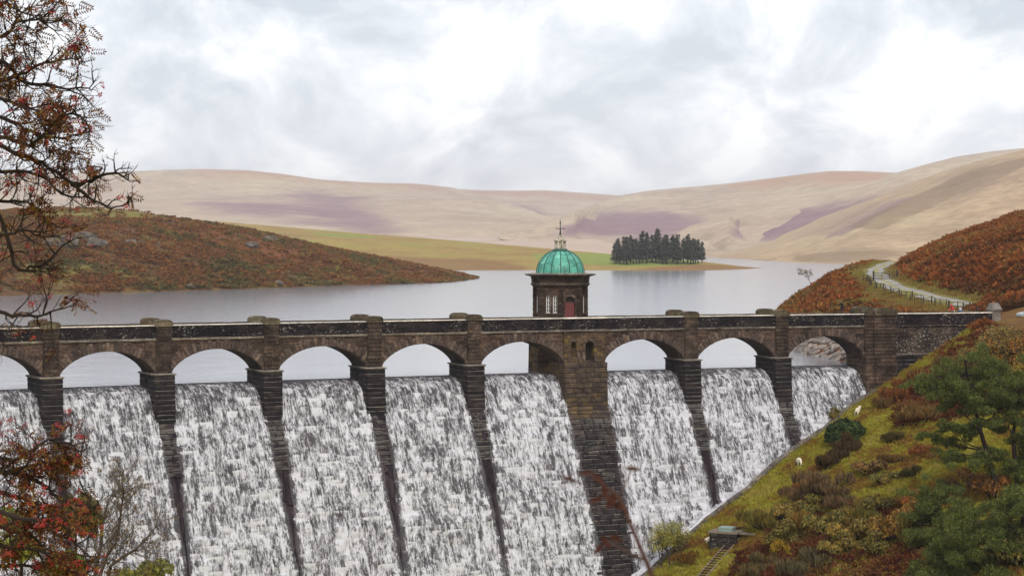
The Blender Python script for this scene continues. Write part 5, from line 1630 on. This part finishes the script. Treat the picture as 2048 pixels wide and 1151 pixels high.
bush(1560, 1112, 28, 34, (.3, .2, .02), 'leafy', 'small yellow and orange shrub at the edge of the red bracken', name='leafy_shrub')
bush(1828, 1012, 44, 26, OR, 'leafy', 'orange yellow shrub left of the small pine', name='leafy_shrub')
bush(1530, 1152, 70, 36, (.13, .1, .05), 'twig', 'grey brown twiggy shrub beside the foot of the steps', name='leafy_shrub')
bush(1600, 1155, 90, 46, (.1, .085, .05), 'twig', 'pale grey twiggy shrub at the bottom edge right of the steps', name='leafy_shrub')
bush(1372, 1128, 60, 26, (.16, .09, .02), 'twig', 'rusty grass clump by the kerb at the bottom of the bank', name='leafy_shrub')
for px, py, w_, h_ in ((1800, 800, 60, 34), (1850, 785, 70, 46), (1900, 770, 60, 60), (1765, 815, 50, 24), (1945, 770, 70, 50), (1820, 825, 60, 26)):
    bush(px, py, w_, h_, (RU, BR, (.15, .07, .025))[px % 3], 'twig', 'russet bracken and scrub at the foot of the wing wall', 'russet scrub at the foot of the wing wall')
def birch_meshes(seed):
    """upright young birch of height about 1"""
    r = random.Random(seed); q = np.random.default_rng(seed)
    mb = MB(); tp = []
    for k in range(3): limb(mb, (r.gauss(0, .05), r.gauss(0, .05), -.05), (r.gauss(0, .12), r.gauss(0, .12), 1), .5, .014, 3, tp, r, (2, 3), .42, .62, .1, .05, 3, 4)
    n = 9 * len(tp)
    C = np.array([tuple(t[0]) for t in tp for _ in range(9)]) + q.normal(0, .035, (n, 3))
    U = rand_dirs(n, q); V_ = np.cross(U, rand_dirs(n, q))
    return quads('crown', C, U * .016, V_ * .012, M['bush']), mb.mesh('trunk', M['grey_bark'])
BIRCH = [birch_meshes(400 + k) for k in range(3)]
ORD = ['first', 'second', 'third', 'fourth', 'fifth', 'sixth', 'seventh', 'eighth', 'ninth', 'tenth', 'eleventh', 'twelfth', 'thirteenth', 'fourteenth', 'fifteenth', 'sixteenth', 'seventeenth', 'eighteenth']
for i, (px, py, h_, c_) in enumerate(((1948, 790, 70, (.22, .2, .035)), (1962, 775, 95, (.22, .17, .05)), (1984, 785, 150, (.26, .15, .04)), (1998, 790, 165, (.22, .16, .05)), (2012, 800, 175, (.17, .13, .05)), (2028, 795, 165, (.2, .15, .05)), (2036, 815, 110, (.3, .26, .05)), (2046, 800, 150, (.34, .16, .035)))):
    x, y, z = hit(px, py); y_ = min(y, 232)
    root = empty('young_birch', (x, y, z), i); tag(root, ORD[i] + ' from the left of the young birches by the end wall', 'tree', 'young birches by the end of the wall')
    f, st = BIRCH[i % 3]
    hh = h_ * y / F
    for nm, me in (('crown', f), ('trunk', st)):
        o = link(nm, me, root); o.scale = (hh * .95, hh * .95, hh * .8); o.color = (*c_, 1)
# young willow at the foot of the weir
wx_, wy_ = P(9.8, float(kn(9.8)) + 1.2)
wx_, wy_ = float(wx_) - 2.2, float(wy_) - 2.5
root = empty('willow_shrub', (wx_, wy_, float(ground(wx_, wy_)))); tag(root, 'pale green and yellow young willow in front of the white channel', 'shrub')
for k in range(4):
    for nm, me in (('crown', BIRCH[k % 3][0]), ('stem', BIRCH[k % 3][1])):
        o = link(nm, me, root, (rs.uniform(-.9, .9), rs.uniform(-.7, .7), 0), k * 1.7); o.scale = (5, 5, 4.0 + .5 * (k % 2)); o.color = (.3, .29, .08, 1)
# sapling on the knoll
x, y, _ = W(1627, 0, 338)
sp_ = empty('sapling', (x, 338, shore_z(x, 338))); tag(sp_, 'thin leafy sapling on the left edge of the bracken knoll', 'tree')
mb = MB(); tips = []; rr = random.Random(5)
limb(mb, (0, 0, -.2), (0, 0, 1), 2.6, .05, 2, tips, rr, (2, 3), .6, .6, .12)
mb.build('trunk', M['grey_bark'], sp_)
C = np.array([t[0] for t in tips for _ in range(14)]) + rng.normal(0, .16, (len(tips) * 14, 3))
U = rand_dirs(len(C)); V_ = np.cross(U, rand_dirs(len(C)))
o = link('crown', quads('crown', C, U * .1, V_ * .07, M['bush']), sp_); o.color = (.12, .12, .045, 1)
# leafless shrub on the headland
x, y, z = [float(v) for v in GL[16, 128]]
sp_ = empty('bare_shrub', (x, y, z)); tag(sp_, 'grey leafless shrub standing on the headland shore', 'shrub')
mb = MB(); tips = []
for q in range(5): limb(mb, (rr.uniform(-1, 1), rr.uniform(-1, 1), -.2), (rr.uniform(-.4, .4), 0, 1), 3.2, .09, 3, tips, rr, (2, 4), .5, .7, .15)
mb.build('branches', plain('grey twigs', (.09, .07, .065), .9), sp_)
# outcrops on the headland
def gl_at(px, py):
    d = (lpx - px) ** 2 + (lpy - py) ** 2
    d[72:] = 1e9
    return np.unravel_index(np.argmin(d), d.shape)
for i, (px, py, s_, lb) in enumerate(((120, 490, 6.0, 'large grey crag high on the left headland behind the berry branches'), (165, 478, 5.0, 'broad grey crag between the large crag and the broken one'), (195, 492, 4.6, 'broken grey crag right of the large crag on the headland'), (258, 488, 3.2, 'grey boulder on the headland slope right of the crags'), (505, 492, 3.2, 'grey rock among bracken on the right shoulder of the headland'), (540, 480, 3.0, 'upper grey rock on the right shoulder of the headland'), (380, 575, 2.2, 'dark rock at the waterline of the headland'), (555, 568, 2.6, 'rocks at the waterline below the right shoulder of the headland'))):
    v, u = gl_at(px, py)
    mb = MB(); rg = np.random.default_rng(i + 50)
    vs = rand_dirs(40, rg); bmx = bmesh.new()
    for p in vs: bmx.verts.new(p * np.array([1.15, .8, .55]) * s_ * rg.uniform(.75, 1.1))
    bmesh.ops.convex_hull(bmx, input=bmx.verts[:]); bmx.verts.index_update()
    for vv in [vv for vv in bmx.verts if not vv.link_faces]: bmx.verts.remove(vv)
    me = bpy.data.meshes.new('rock_outcrop'); bmx.to_mesh(me); bmx.free(); me.materials.append(M['rock'])
    o = link('rock_outcrop', me, None, tuple(float(q) for q in GL[v, u] + np.array([0, 0, .05 * s_])), i * .7); tag(o, lb, 'rock')

# conifer clump on the spit
def conifer_mesh(seed):
    r = np.random.default_rng(seed); rr = random.Random(seed)
    mb = MB(); mb.tube([(0, 0, -.3), (0, 0, .35), (0, 0, 1.0)], [.026, .018, .003], 6)
    Cs, Us, Vs = [], [], []
    z = .17 + .06 * r.uniform()
    while z < .99:
        R_ = .2 * (1 - z) ** .62 * r.uniform(.7, 1.15) + .012
        for k in range(r.integers(6, 9)):
            a = r.uniform(0, 6.28); dr = r.uniform(-.25, -.05)
            m_ = max(2, int(R_ / .02))
            for t in np.linspace(.2, 1, m_):
                for _ in range(2):
                    Cs.append((math.cos(a) * R_ * t + r.normal(0, .012), math.sin(a) * R_ * t + r.normal(0, .012), z + dr * R_ * t + r.normal(0, .01)))
                    Us.append(np.array([math.cos(a), math.sin(a), -.5]) * .035 + r.normal(0, .008, 3)); Vs.append(np.array([-math.sin(a), math.cos(a), r.normal(0, .4)]) * .018)
        z += .033
    return mb.mesh('trunk', M['bark']), quads('crown', np.array(Cs), np.array(Us), np.array(Vs), M['far_needles'])
CON = [conifer_mesh(300 + s) for s in range(4)]
cu = np.linspace(1226, 1394, 13)
for row in range(3):
    for i, px in enumerate(cu):
        if row == 2 and (i % 2): continue
        p_x = px + rs.uniform(-5, 5) + row * 4
        Y = 1165 + row * 14 + rs.uniform(-5, 5)
        X = (p_x - 1024) / F * Y
        d = np.hypot(GM[..., 0] - X, GM[..., 1] - Y); zi = np.unravel_index(np.argmin(d), d.shape)
        h = rs.uniform(13.5, 19.2) * (.72 + .28 * min(1, (p_x - 1222) / 40)) * (.86 if p_x > 1388 else 1)
        root = empty('conifer', (X, Y, float(GM[zi][2]) - .2), rs.uniform(0, 6)); tag(root, 'dark conifer in the plantation clump on the green spit', 'tree', 'conifers on the spit')
        t_, c_ = CON[rs.randrange(4)]
        for nm, me in (('trunk', t_), ('crown', c_)):
            o = link(nm, me, root); o.scale = (h * 1.1, h * 1.1, h)
# Scots pines on the right of the bank
def pine(base, trunk_px, pads, label, dens=1.0, seed=0, yj=1.6):
    """trunk_px: sight points of the trunk; pads: (px, py, half width, half height) needle pads at the tree's distance"""
    x, y, z = base
    rr = random.Random(seed); r = np.random.default_rng(seed)
    root = empty('pine_tree', (x, y, z)); tag(root, label, 'tree')
    B = Vector((x, y, z))
    tp = [Vector((0, 0, -.4))] + [Vector(W(a, b, y)) - B for a, b in trunk_px]
    mb = MB(); n = len(tp)
    mb.tube(tp, [.3 * (1 - .75 * k / (n - 1)) for k in range(n)], 7)
    Cs, Us, Vs = [], [], []
    for a, b, hw, hh in pads:
        c = Vector(W(a, b, y + rr.uniform(-yj, yj))) - B
        k = min(range(1, n), key=lambda q: (tp[q] - c).length + max(0, tp[q].z - c.z) * 2)
        st = tp[k] if tp[k].z < c.z + .6 else tp[max(0, k - 1)]
        mid_ = st.lerp(c, .55) + Vector((rr.gauss(0, .2), rr.gauss(0, .2), -.25))
        mb.tube([st, mid_, c], [.09, .06, .02], 5, cap=False)
        sw, sh = hw * y / F, hh * y / F
        for q in range(7):
            e_ = c + Vector((rr.uniform(-1, 1) * sw * .8, rr.uniform(-1, 1) * sw * .7, rr.uniform(-.2, .5) * sh)); mb.tube([mid_.lerp(c, .5), c.lerp(e_, .5), e_], [.03, .02, .008], 3, cap=False)
        m_ = int(2500 * dens * max(.35, sw * sw / 4))
        lum = r.normal(size=(9, 3)) * np.array([sw * .55, sw * .45, sh * .75])
        lk = r.integers(0, 9, m_)
        P_ = lum[lk] + rand_dirs(m_, r) * (r.uniform(.2, 1, m_) ** .5)[:, None] * np.array([sw * .36, sw * .36, sh * .6]) + np.array(c)
        d = rand_dirs(m_, r) * .8 + np.array([0, 0, .65]); d /= np.linalg.norm(d, axis=1, keepdims=True)
        v = np.cross(d, rand_dirs(m_, r)); v /= np.linalg.norm(v, axis=1, keepdims=True) + 1e-9
        Cs.append(P_); Us.append(d * r.uniform(.12, .26, (m_, 1))); Vs.append(v * r.uniform(.018, .045, (m_, 1)))
    mb.build('trunk', M['bark'], root)
    link('crown', quads('crown', np.concatenate(Cs), np.concatenate(Us), np.concatenate(Vs), M['needles']), root)
    return root
pine(hit(1998, 1005), [(1990, 960), (1972, 900), (1958, 850), (1946, 800), (1934, 750), (1930, 720)],
     [(1848, 768, 30, 10), (1880, 752, 38, 16), (1915, 735, 40, 18), (1950, 722, 40, 18), (1985, 738, 44, 18), (1890, 785, 44, 14), (1935, 770, 50, 18), (1985, 778, 50, 18), (1960, 812, 54, 14), (1915, 815, 38, 12), (2000, 812, 40, 14), (1866, 874, 32, 10), (1900, 872, 34, 13), (1945, 848, 50, 13), (1992, 850, 44, 14), (1960, 900, 40, 14), (1920, 908, 38, 14), (1985, 915, 36, 14), (1900, 850, 24, 8)], 'tall spreading green pine reaching left over the grass bank', seed=1)
pine(hit(2040, 985), [(2030, 930), (2026, 870), (2034, 810), (2040, 760)],
     [(2030, 760, 44, 18), (2070, 745, 50, 20), (2050, 800, 50, 16), (2020, 830, 40, 14), (2060, 860, 50, 16), (2025, 885, 40, 14), (2050, 915, 44, 16), (2015, 935, 34, 14), (2060, 950, 40, 16)], 'second green pine at the right edge behind the spreading one', seed=2)
pine(hit(1872, 1085), [(1868, 1050), (1860, 1010), (1857, 985)],
     [(1858, 975, 34, 14), (1880, 990, 36, 15), (1838, 1005, 34, 15), (1870, 1020, 44, 18), (1900, 1030, 40, 18), (1840, 1040, 40, 18), (1880, 1055, 44, 18), (1850, 1075, 40, 18)], 'small bushy dark green pine in front of the thicket', seed=3, dens=.9)
pine(hit(1930, 1150), [(1930, 1120), (1925, 1070), (1920, 1030)],
     [(1920, 1020, 40, 16), (1950, 1040, 46, 20), (1900, 1062, 50, 22), (1945, 1078, 54, 22), (1985, 1068, 46, 20), (1880, 1105, 56, 22), (1930, 1118, 60, 24), (1990, 1112, 56, 24), (1860, 1138, 50, 20), (1910, 1150, 60, 24), (1970, 1150, 60, 24)], 'dark pine filling the lower right part of the photo', seed=4, dens=.9)
pine(hit(2050, 1120), [(2048, 1080), (2044, 1020), (2040, 985)],
     [(2040, 985, 36, 18), (2020, 1010, 40, 20), (2055, 1025, 44, 22), (2015, 1045, 40, 20), (2050, 1065, 50, 22), (2020, 1090, 46, 22), (2055, 1115, 50, 24), (2020, 1140, 50, 24)], 'dark pine in the bottom right corner', seed=5, dens=.9)
for px, py, w_, h_, c_ in ((2000, 1075, 70, 70, (.11, .1, .022)), (1985, 1000, 56, 50, (.16, .075, .02)), (1950, 985, 46, 44, (.15, .08, .02)), (2012, 1135, 80, 60, (.1, .09, .02)), (1905, 985, 40, 30, (.12, .07, .025))):
    bush(px, py, w_, h_, c_, 'leafy', 'brown and olive undergrowth between the pine trunks', 'undergrowth between the pines')

# rowan reaching in from the left, close to the camera
RY = 24.0
rowan = empty('rowan_tree', (-8.6, RY, float(ground(-8.6, RY)))); tag(rowan, 'rowan tree with dark twigs, russet leaves and red berries at the left edge', 'tree')
RB = Vector(rowan.location)
rr = random.Random(11)
def rp(px, py, dy=0.0): return Vector(W(px, py, RY + dy)) - RB
mb = MB()
mb.tube([(0, 0, -.5), (.1, 0, 2.5), (.25, .1, 5.5), (.3, 0, 8.5), (.2, 0, 11.8)], [.2, .17, .14, .1, .05], 8)
mb.build('trunk', M['bark'], rowan)
UP = [[(-380, 300), (-160, 240), (-40, 285), (49, 311), (97, 336), (146, 370), (185, 399), (219, 416), (248, 406)], [(146, 370), (170, 365), (195, 355), (229, 345), (256, 356)], [(-380, 420), (-120, 330), (0, 341), (78, 350), (131, 389), (165, 392)],
      [(-380, 300), (-130, 215), (0, 233), (49, 258), (97, 277), (160, 268)], [(-380, 150), (-120, 165), (0, 160), (39, 151), (78, 129), (126, 119), (163, 117)], [(-380, 200), (-120, 110), (0, 126), (49, 165), (97, 170), (146, 178), (185, 170)],
      [(-380, 80), (-120, 100), (0, 73), (29, 49), (63, 41), (92, 46)], [(-380, 500), (-80, 370), (0, 438), (29, 530), (63, 535), (97, 521), (136, 482)], [(-380, 460), (-100, 390), (0, 399), (49, 404), (92, 438)], [(-380, 560), (-100, 590), (-10, 620), (40, 632), (80, 630), (125, 612)],
      [(-380, 360), (-140, 300), (0, 275), (60, 290), (110, 240), (150, 228), (168, 240)], [(-380, 60), (-120, 20), (0, 8), (30, 20), (60, 32)], [(-380, 250), (-120, 200), (0, 195), (50, 215), (100, 225)], [(-380, 380), (-100, 420), (0, 470), (40, 460), (75, 470)]]
LOW = [[(-380, 900), (-120, 930), (20, 945), (84, 966), (105, 985), (126, 1002), (157, 1006), (192, 1011)], [(-380, 960), (-80, 1000), (35, 1034), (87, 1042), (105, 1063), (148, 1083), (182, 1130)], [(-380, 1000), (-90, 1060), (9, 1095), (61, 1095), (105, 1116), (154, 1149)],
       [(-380, 860), (-100, 880), (0, 917), (60, 905), (100, 880), (150, 895), (165, 915)], [(-380, 940), (-100, 960), (0, 985), (60, 1000), (110, 1030), (150, 1050), (200, 1040)], [(-380, 1040), (-80, 1120), (30, 1130), (80, 1140), (130, 1165)], [(-380, 1010), (-80, 1030), (20, 1060), (70, 1075), (100, 1100), (200, 1110)], [(-380, 880), (-80, 900), (0, 940), (50, 935), (90, 925), (130, 930), (160, 960)]]
tips = []
for grp in (UP, LOW):
    for pl in grp:
        dy0 = rr.uniform(-1.5, 1.5)
        pts = [rp(a, b, dy0 * (.4 + .6 * k / len(pl)) + rr.uniform(-.15, .15)) for k, (a, b) in enumerate(pl)]
        sm_ = [Vector(q) for q in cubic([tuple(p) for p in pts], len(pts) * 3)]
        sm_ = [p + Vector((rr.gauss(0, .012), rr.gauss(0, .012), rr.gauss(0, .012))) for p in sm_]
        m_ = len(sm_)
        mb = MB()
        r0 = .034
        mb.tube(sm_, [r0 * (1 - .82 * k / (m_ - 1)) + .002 for k in range(m_)], 6, cap=False)
        for k in range(2, m_):
            if sm_[k].x < rp(-170, 0).x: continue
            for _ in range(rr.choice((0, 1, 1, 2)) if sm_[k].x > rp(90, 0).x else rr.choice((1, 1, 2))):
                d = (sm_[k] - sm_[k - 1]).normalized()
                nd = d * .55 + Vector((rr.gauss(0, .45) - .05, rr.gauss(0, .6), rr.gauss(0, .55)))
                limb(mb, sm_[k], nd, rr.uniform(.18, .34) * (1 - .5 * float(sstep(60, 220, 1024 + F * (sm_[k].x + RB.x) / (sm_[k].y + RB.y)))), .0115, 2, tips, rr, (1, 2), .6, .72, .22, .05, 3, 4)
        for _ in range(2): limb(mb, sm_[-1], (sm_[-1] - sm_[-2]).normalized(), .1, .006, 1, tips, rr, (1, 2), .6, .7, .3, .1, 3, 4)
        mb.build('branch', M['bark'], rowan)
Cs, Us, Vs, Bc = [], [], [], []
for p, d in tips:
    px_ = 1024 + F * (p.x + RB.x) / (p.y + RB.y); py_ = YH + F * (HC - p.z - RB.z) / (p.y + RB.y)
    dens = (.62 * (1 - sstep(40, 215, px_)) + .1) * 1.25 * float(sstep(.42, .62, vnoise(p.x * 3.1, p.z * 3.1 + p.y, 21)))
    if py_ > 800: dens = (.6 * (1 - sstep(60, 240, px_)) + .1) * 1.5 * float(sstep(.35, .6, vnoise(p.x * 3.1, p.z * 3.1 + p.y, 22)))
    if 480 < py_ < 830: dens *= .5
    if px_ > 205: dens *= .15
    if rr.random() < dens:
        ax = (d * .5 + Vector((rr.gauss(0, .5), rr.gauss(0, .5), rr.gauss(-.45, .4)))).normalized()
        sd = ax.cross(Vector((rr.gauss(0, 1), rr.gauss(0, 1), rr.gauss(0, 1)))).normalized()
        L = rr.uniform(.13, .2)
        for k in range(6):
            c = p + ax * (L * (k + .6) / 6)
            for q in (-1, 1):
                u = (sd * q * .9 + ax * .45).normalized() * (L * .16)
                Cs.append(c + u); Us.append(u); v = ax.cross(sd) * .35 + ax * .6; Vs.append(v.normalized() * (L * .075))
        u = ax * L * .15; Cs.append(p + ax * L * 1.1); Us.append(u); Vs.append(sd * L * .07)
    if rr.random() < (.055 if py_ < 700 else .1) * (1 - .8 * sstep(120, 260, px_)) and px_ > -30:
        b0 = p + Vector((0, 0, -.04))
        for _ in range(rr.randint(7, 16)): Bc.append(b0 + Vector((rr.gauss(0, .024), rr.gauss(0, .026), rr.gauss(0, .018))))
tv = lambda L: np.array([tuple(v) for v in L])
o = link('leaves', quads('leaves', tv(Cs), tv(Us), tv(Vs), M['rowan_leaf']), rowan); o['kind'] = 'stuff'
ico = np.array([(0, 0, 1), (1, 0, 0), (0, 1, 0), (-1, 0, 0), (0, -1, 0), (0, 0, -1)], float) * .0105
fi = np.array([(0, 1, 2), (0, 2, 3), (0, 3, 4), (0, 4, 1), (5, 2, 1), (5, 3, 2), (5, 4, 3), (5, 1, 4)])
Bc = tv(Bc)
o = link('berries', fast_mesh('berries', (Bc[:, None] + ico[None]).reshape(-1, 3), (fi[None] + (np.arange(len(Bc)) * 6)[:, None, None]).reshape(-1, 3), M['berry'], True), rowan); o['kind'] = 'stuff'

# leafless tree and green shrubs in the lower left, behind the rowan
def base_at(px, Y):
    X = (px - 1024) / F * Y
    return X, Y, float(ground(X, Y))
bx0, by0, bz0 = base_at(190, 70)
bt = empty('bare_tree', (bx0, by0, bz0)); tag(bt, 'brown leafless tree with fine twigs in front of the falling water, lower left', 'tree')
BB = Vector(bt.location)
mb = MB(); tips = []
stems = [[(195, 1200), (200, 1150), (214, 1110), (232, 1085), (240, 1040), (245, 1000), (248, 975)], [(185, 1200), (190, 1145), (202, 1090), (205, 1050), (215, 1005), (225, 985)], [(205, 1190), (222, 1130), (250, 1110), (275, 1095), (290, 1075)]]
for pl in stems:
    pts = [Vector((0, 0, -.3))] + [Vector(W(a, b, 70 + rr.uniform(-.4, .4))) - BB for a, b in pl]
    mb.tube(pts, [.085 * (1 - .8 * k / len(pts)) for k in range(len(pts))], 6, cap=False)
    for k in range(2, len(pts)):
        for _ in range(5):
            q = pts[k - 1].lerp(pts[k], rr.random())
            d = (pts[k] - pts[k - 1]).normalized()
            limb(mb, q, d * .6 + Vector((rr.gauss(0, .5), rr.gauss(0, .5), rr.gauss(.1, .4))), rr.uniform(.5, .95), .018, 3, tips, rr, (2, 3), .5, .66, .16, .03, 4, 4)
mb.build('trunk', M['grey_bark'], bt)
C = tv([t[0] for t in tips if rr.random() < .25]) + rng.normal(0, .04, (1, 3))
U = rand_dirs(len(C)); V_ = np.cross(U, rand_dirs(len(C)))
o = link('last_leaves', quads('last_leaves', C, U * .05, V_ * .03, M['bush']), bt); o.color = (.16, .1, .04, 1); o['kind'] = 'stuff'
for px, py, w_, h_, Y, c_, lb in ((40, 1062, 110, 130, 38, (.17, .19, .035), 'yellow green shrub under the berry branches in the lower left corner'), (120, 1110, 90, 100, 42, (.12, .15, .035), 'green shrub right of the yellow green one at the bottom left'), (285, 1135, 90, 90, 80, (.15, .15, .035), 'olive green shrub at the foot of the leafless tree'), (150, 1000, 90, 160, 60, (.1, .085, .03), 'thin olive brown shrub behind the berry branches')):
    X, _, zt = W(px, py, Y); zg = float(ground(X, Y))
    root = empty('green_shrub', (X, Y, zg)); tag(root, lb, 'shrub')
    topz = W(px, py - h_ / 2, Y)[2]
    mb = MB(); mb.tube([(0, 0, -.3), (.05, 0, (zt - zg) * .6), (0, 0, zt - zg)], [.06, .045, .02], 5); mb.build('stem', M['bark'], root)
    f, st = LEAFY[rs.randrange(4)]
    o = link('foliage', f, root, (0, 0, zt - zg - h_ * Y / F * .6)); k_ = Y / F; o.scale = (w_ * k_ * .55, w_ * k_ * .55, h_ * k_ * .8); o.color = (*c_, 1)

# blurred bramble stem right in front of the camera
TY = 4.0
tb = (float((1308 - 1024) / F * TY) + .05, TY, float(ground(.3, TY)))
tw = empty('bramble_stem', tb); tag(tw, 'blurred red brown bramble stem with curled leaves close to the camera', 'plant')
TB = Vector(tb)
def tpx(px, py, dy=0.0): return Vector(W(px, py, TY + dy)) - TB
mb = MB()
main = [Vector((0, 0, -.05)), tpx(1325, 1260), tpx(1303, 1151), tpx(1285, 1105), tpx(1262, 1050), tpx(1245, 1008), tpx(1228, 985), tpx(1205, 968), tpx(1180, 950)]
mb.tube([Vector(q) for q in cubic([tuple(p) for p in main], 30)], [.006 - .0035 * k / 29 for k in range(30)], 7)
mb.tube([tpx(1238, 1000), tpx(1250, 965), tpx(1262, 940)], [.0016, .0012, .001], 5)
mb.tube([tpx(1290, 1120), tpx(1245, 1098), tpx(1210, 1080)], [.0025, .002, .0015], 5)
mb.build('stem', plain('red brown stem', (.06, .022, .016), .7), tw)
for i, (px, py, ln, wd, an) in enumerate(((1140, 957, 46, 9, 20), (1172, 945, 34, 9, -15), (1196, 955, 36, 10, 40), (1210, 985, 40, 13, 70), (1192, 998, 34, 12, 160), (1222, 1002, 40, 18, 120), (1240, 1012, 34, 14, 10), (1264, 936, 34, 10, 5), (1212, 1082, 36, 14, 60), (1195, 1098, 30, 12, 130), (1232, 1075, 30, 14, 30))):
    c = tpx(px, py, rr.uniform(-.06, .06)); a = R(an)
    k_ = TY / F
    ax = Vector((math.cos(a), rr.uniform(-.3, .3), -math.sin(a))).normalized() * ln * k_ / 2; sd = Vector((math.sin(a), rr.uniform(-.4, .4), math.cos(a))).normalized() * wd * k_ / 2
    nn = ax.cross(sd).normalized() * wd * k_ * .25
    mb = MB()
    vs = []
    for t, w_ in ((-1, .05), (-.5, .8), (0, 1), (.5, .7), (1, .05)):
        q = c + ax * t + nn * (t * t)
        vs += [tuple(q - sd * w_ + nn * .6 * w_), tuple(q), tuple(q + sd * w_ + nn * .6 * w_)]
    mb.add(vs, [(3 * k + j, 3 * k + j + 1, 3 * k + j + 4, 3 * k + j + 3) for k in range(4) for j in range(2)])
    mb.build('leaf', M['red_leaf'], tw, True)

# ---------------------------------------------------------------- air
mb = MB(); mb.box(-9000, 9000, -300, 12500, -45, 345)
hz_o = mb.build('haze', None)
hz_o.data.materials.clear()
hm_at = bpy.data.materials.new('haze'); hm_at.use_nodes = True
t = hm_at.node_tree; t.nodes.clear()
pv = t.nodes.new('ShaderNodeVolumePrincipled'); pv.inputs['Color'].default_value = (.97, .95, 1.0, 1); pv.inputs['Density'].default_value = .000085; pv.inputs['Anisotropy'].default_value = .2
ov = t.nodes.new('ShaderNodeOutputMaterial'); t.links.new(pv.outputs[0], ov.inputs['Volume'])
hz_o.data.materials.append(hm_at)
tag(hz_o, kind='stuff')

# things of one group that look alike are told apart by their order from the left
groups = {}
for o in list(COL.objects):
    if o.parent is None and o.get('group') and o.get('label') and o['group'] not in ('conifers on the spit', 'young birches by the end of the wall', 'water falling over the weir', 'sheep on the bank', 'far copse'):
        groups.setdefault(o['group'], []).append(o)
for gname, obs in groups.items():
    obs.sort(key=lambda o: o.location.x / o.location.y)
    for k, o in enumerate(obs):
        o['label'] = ORD[k] + ' from the left: ' + o['label']
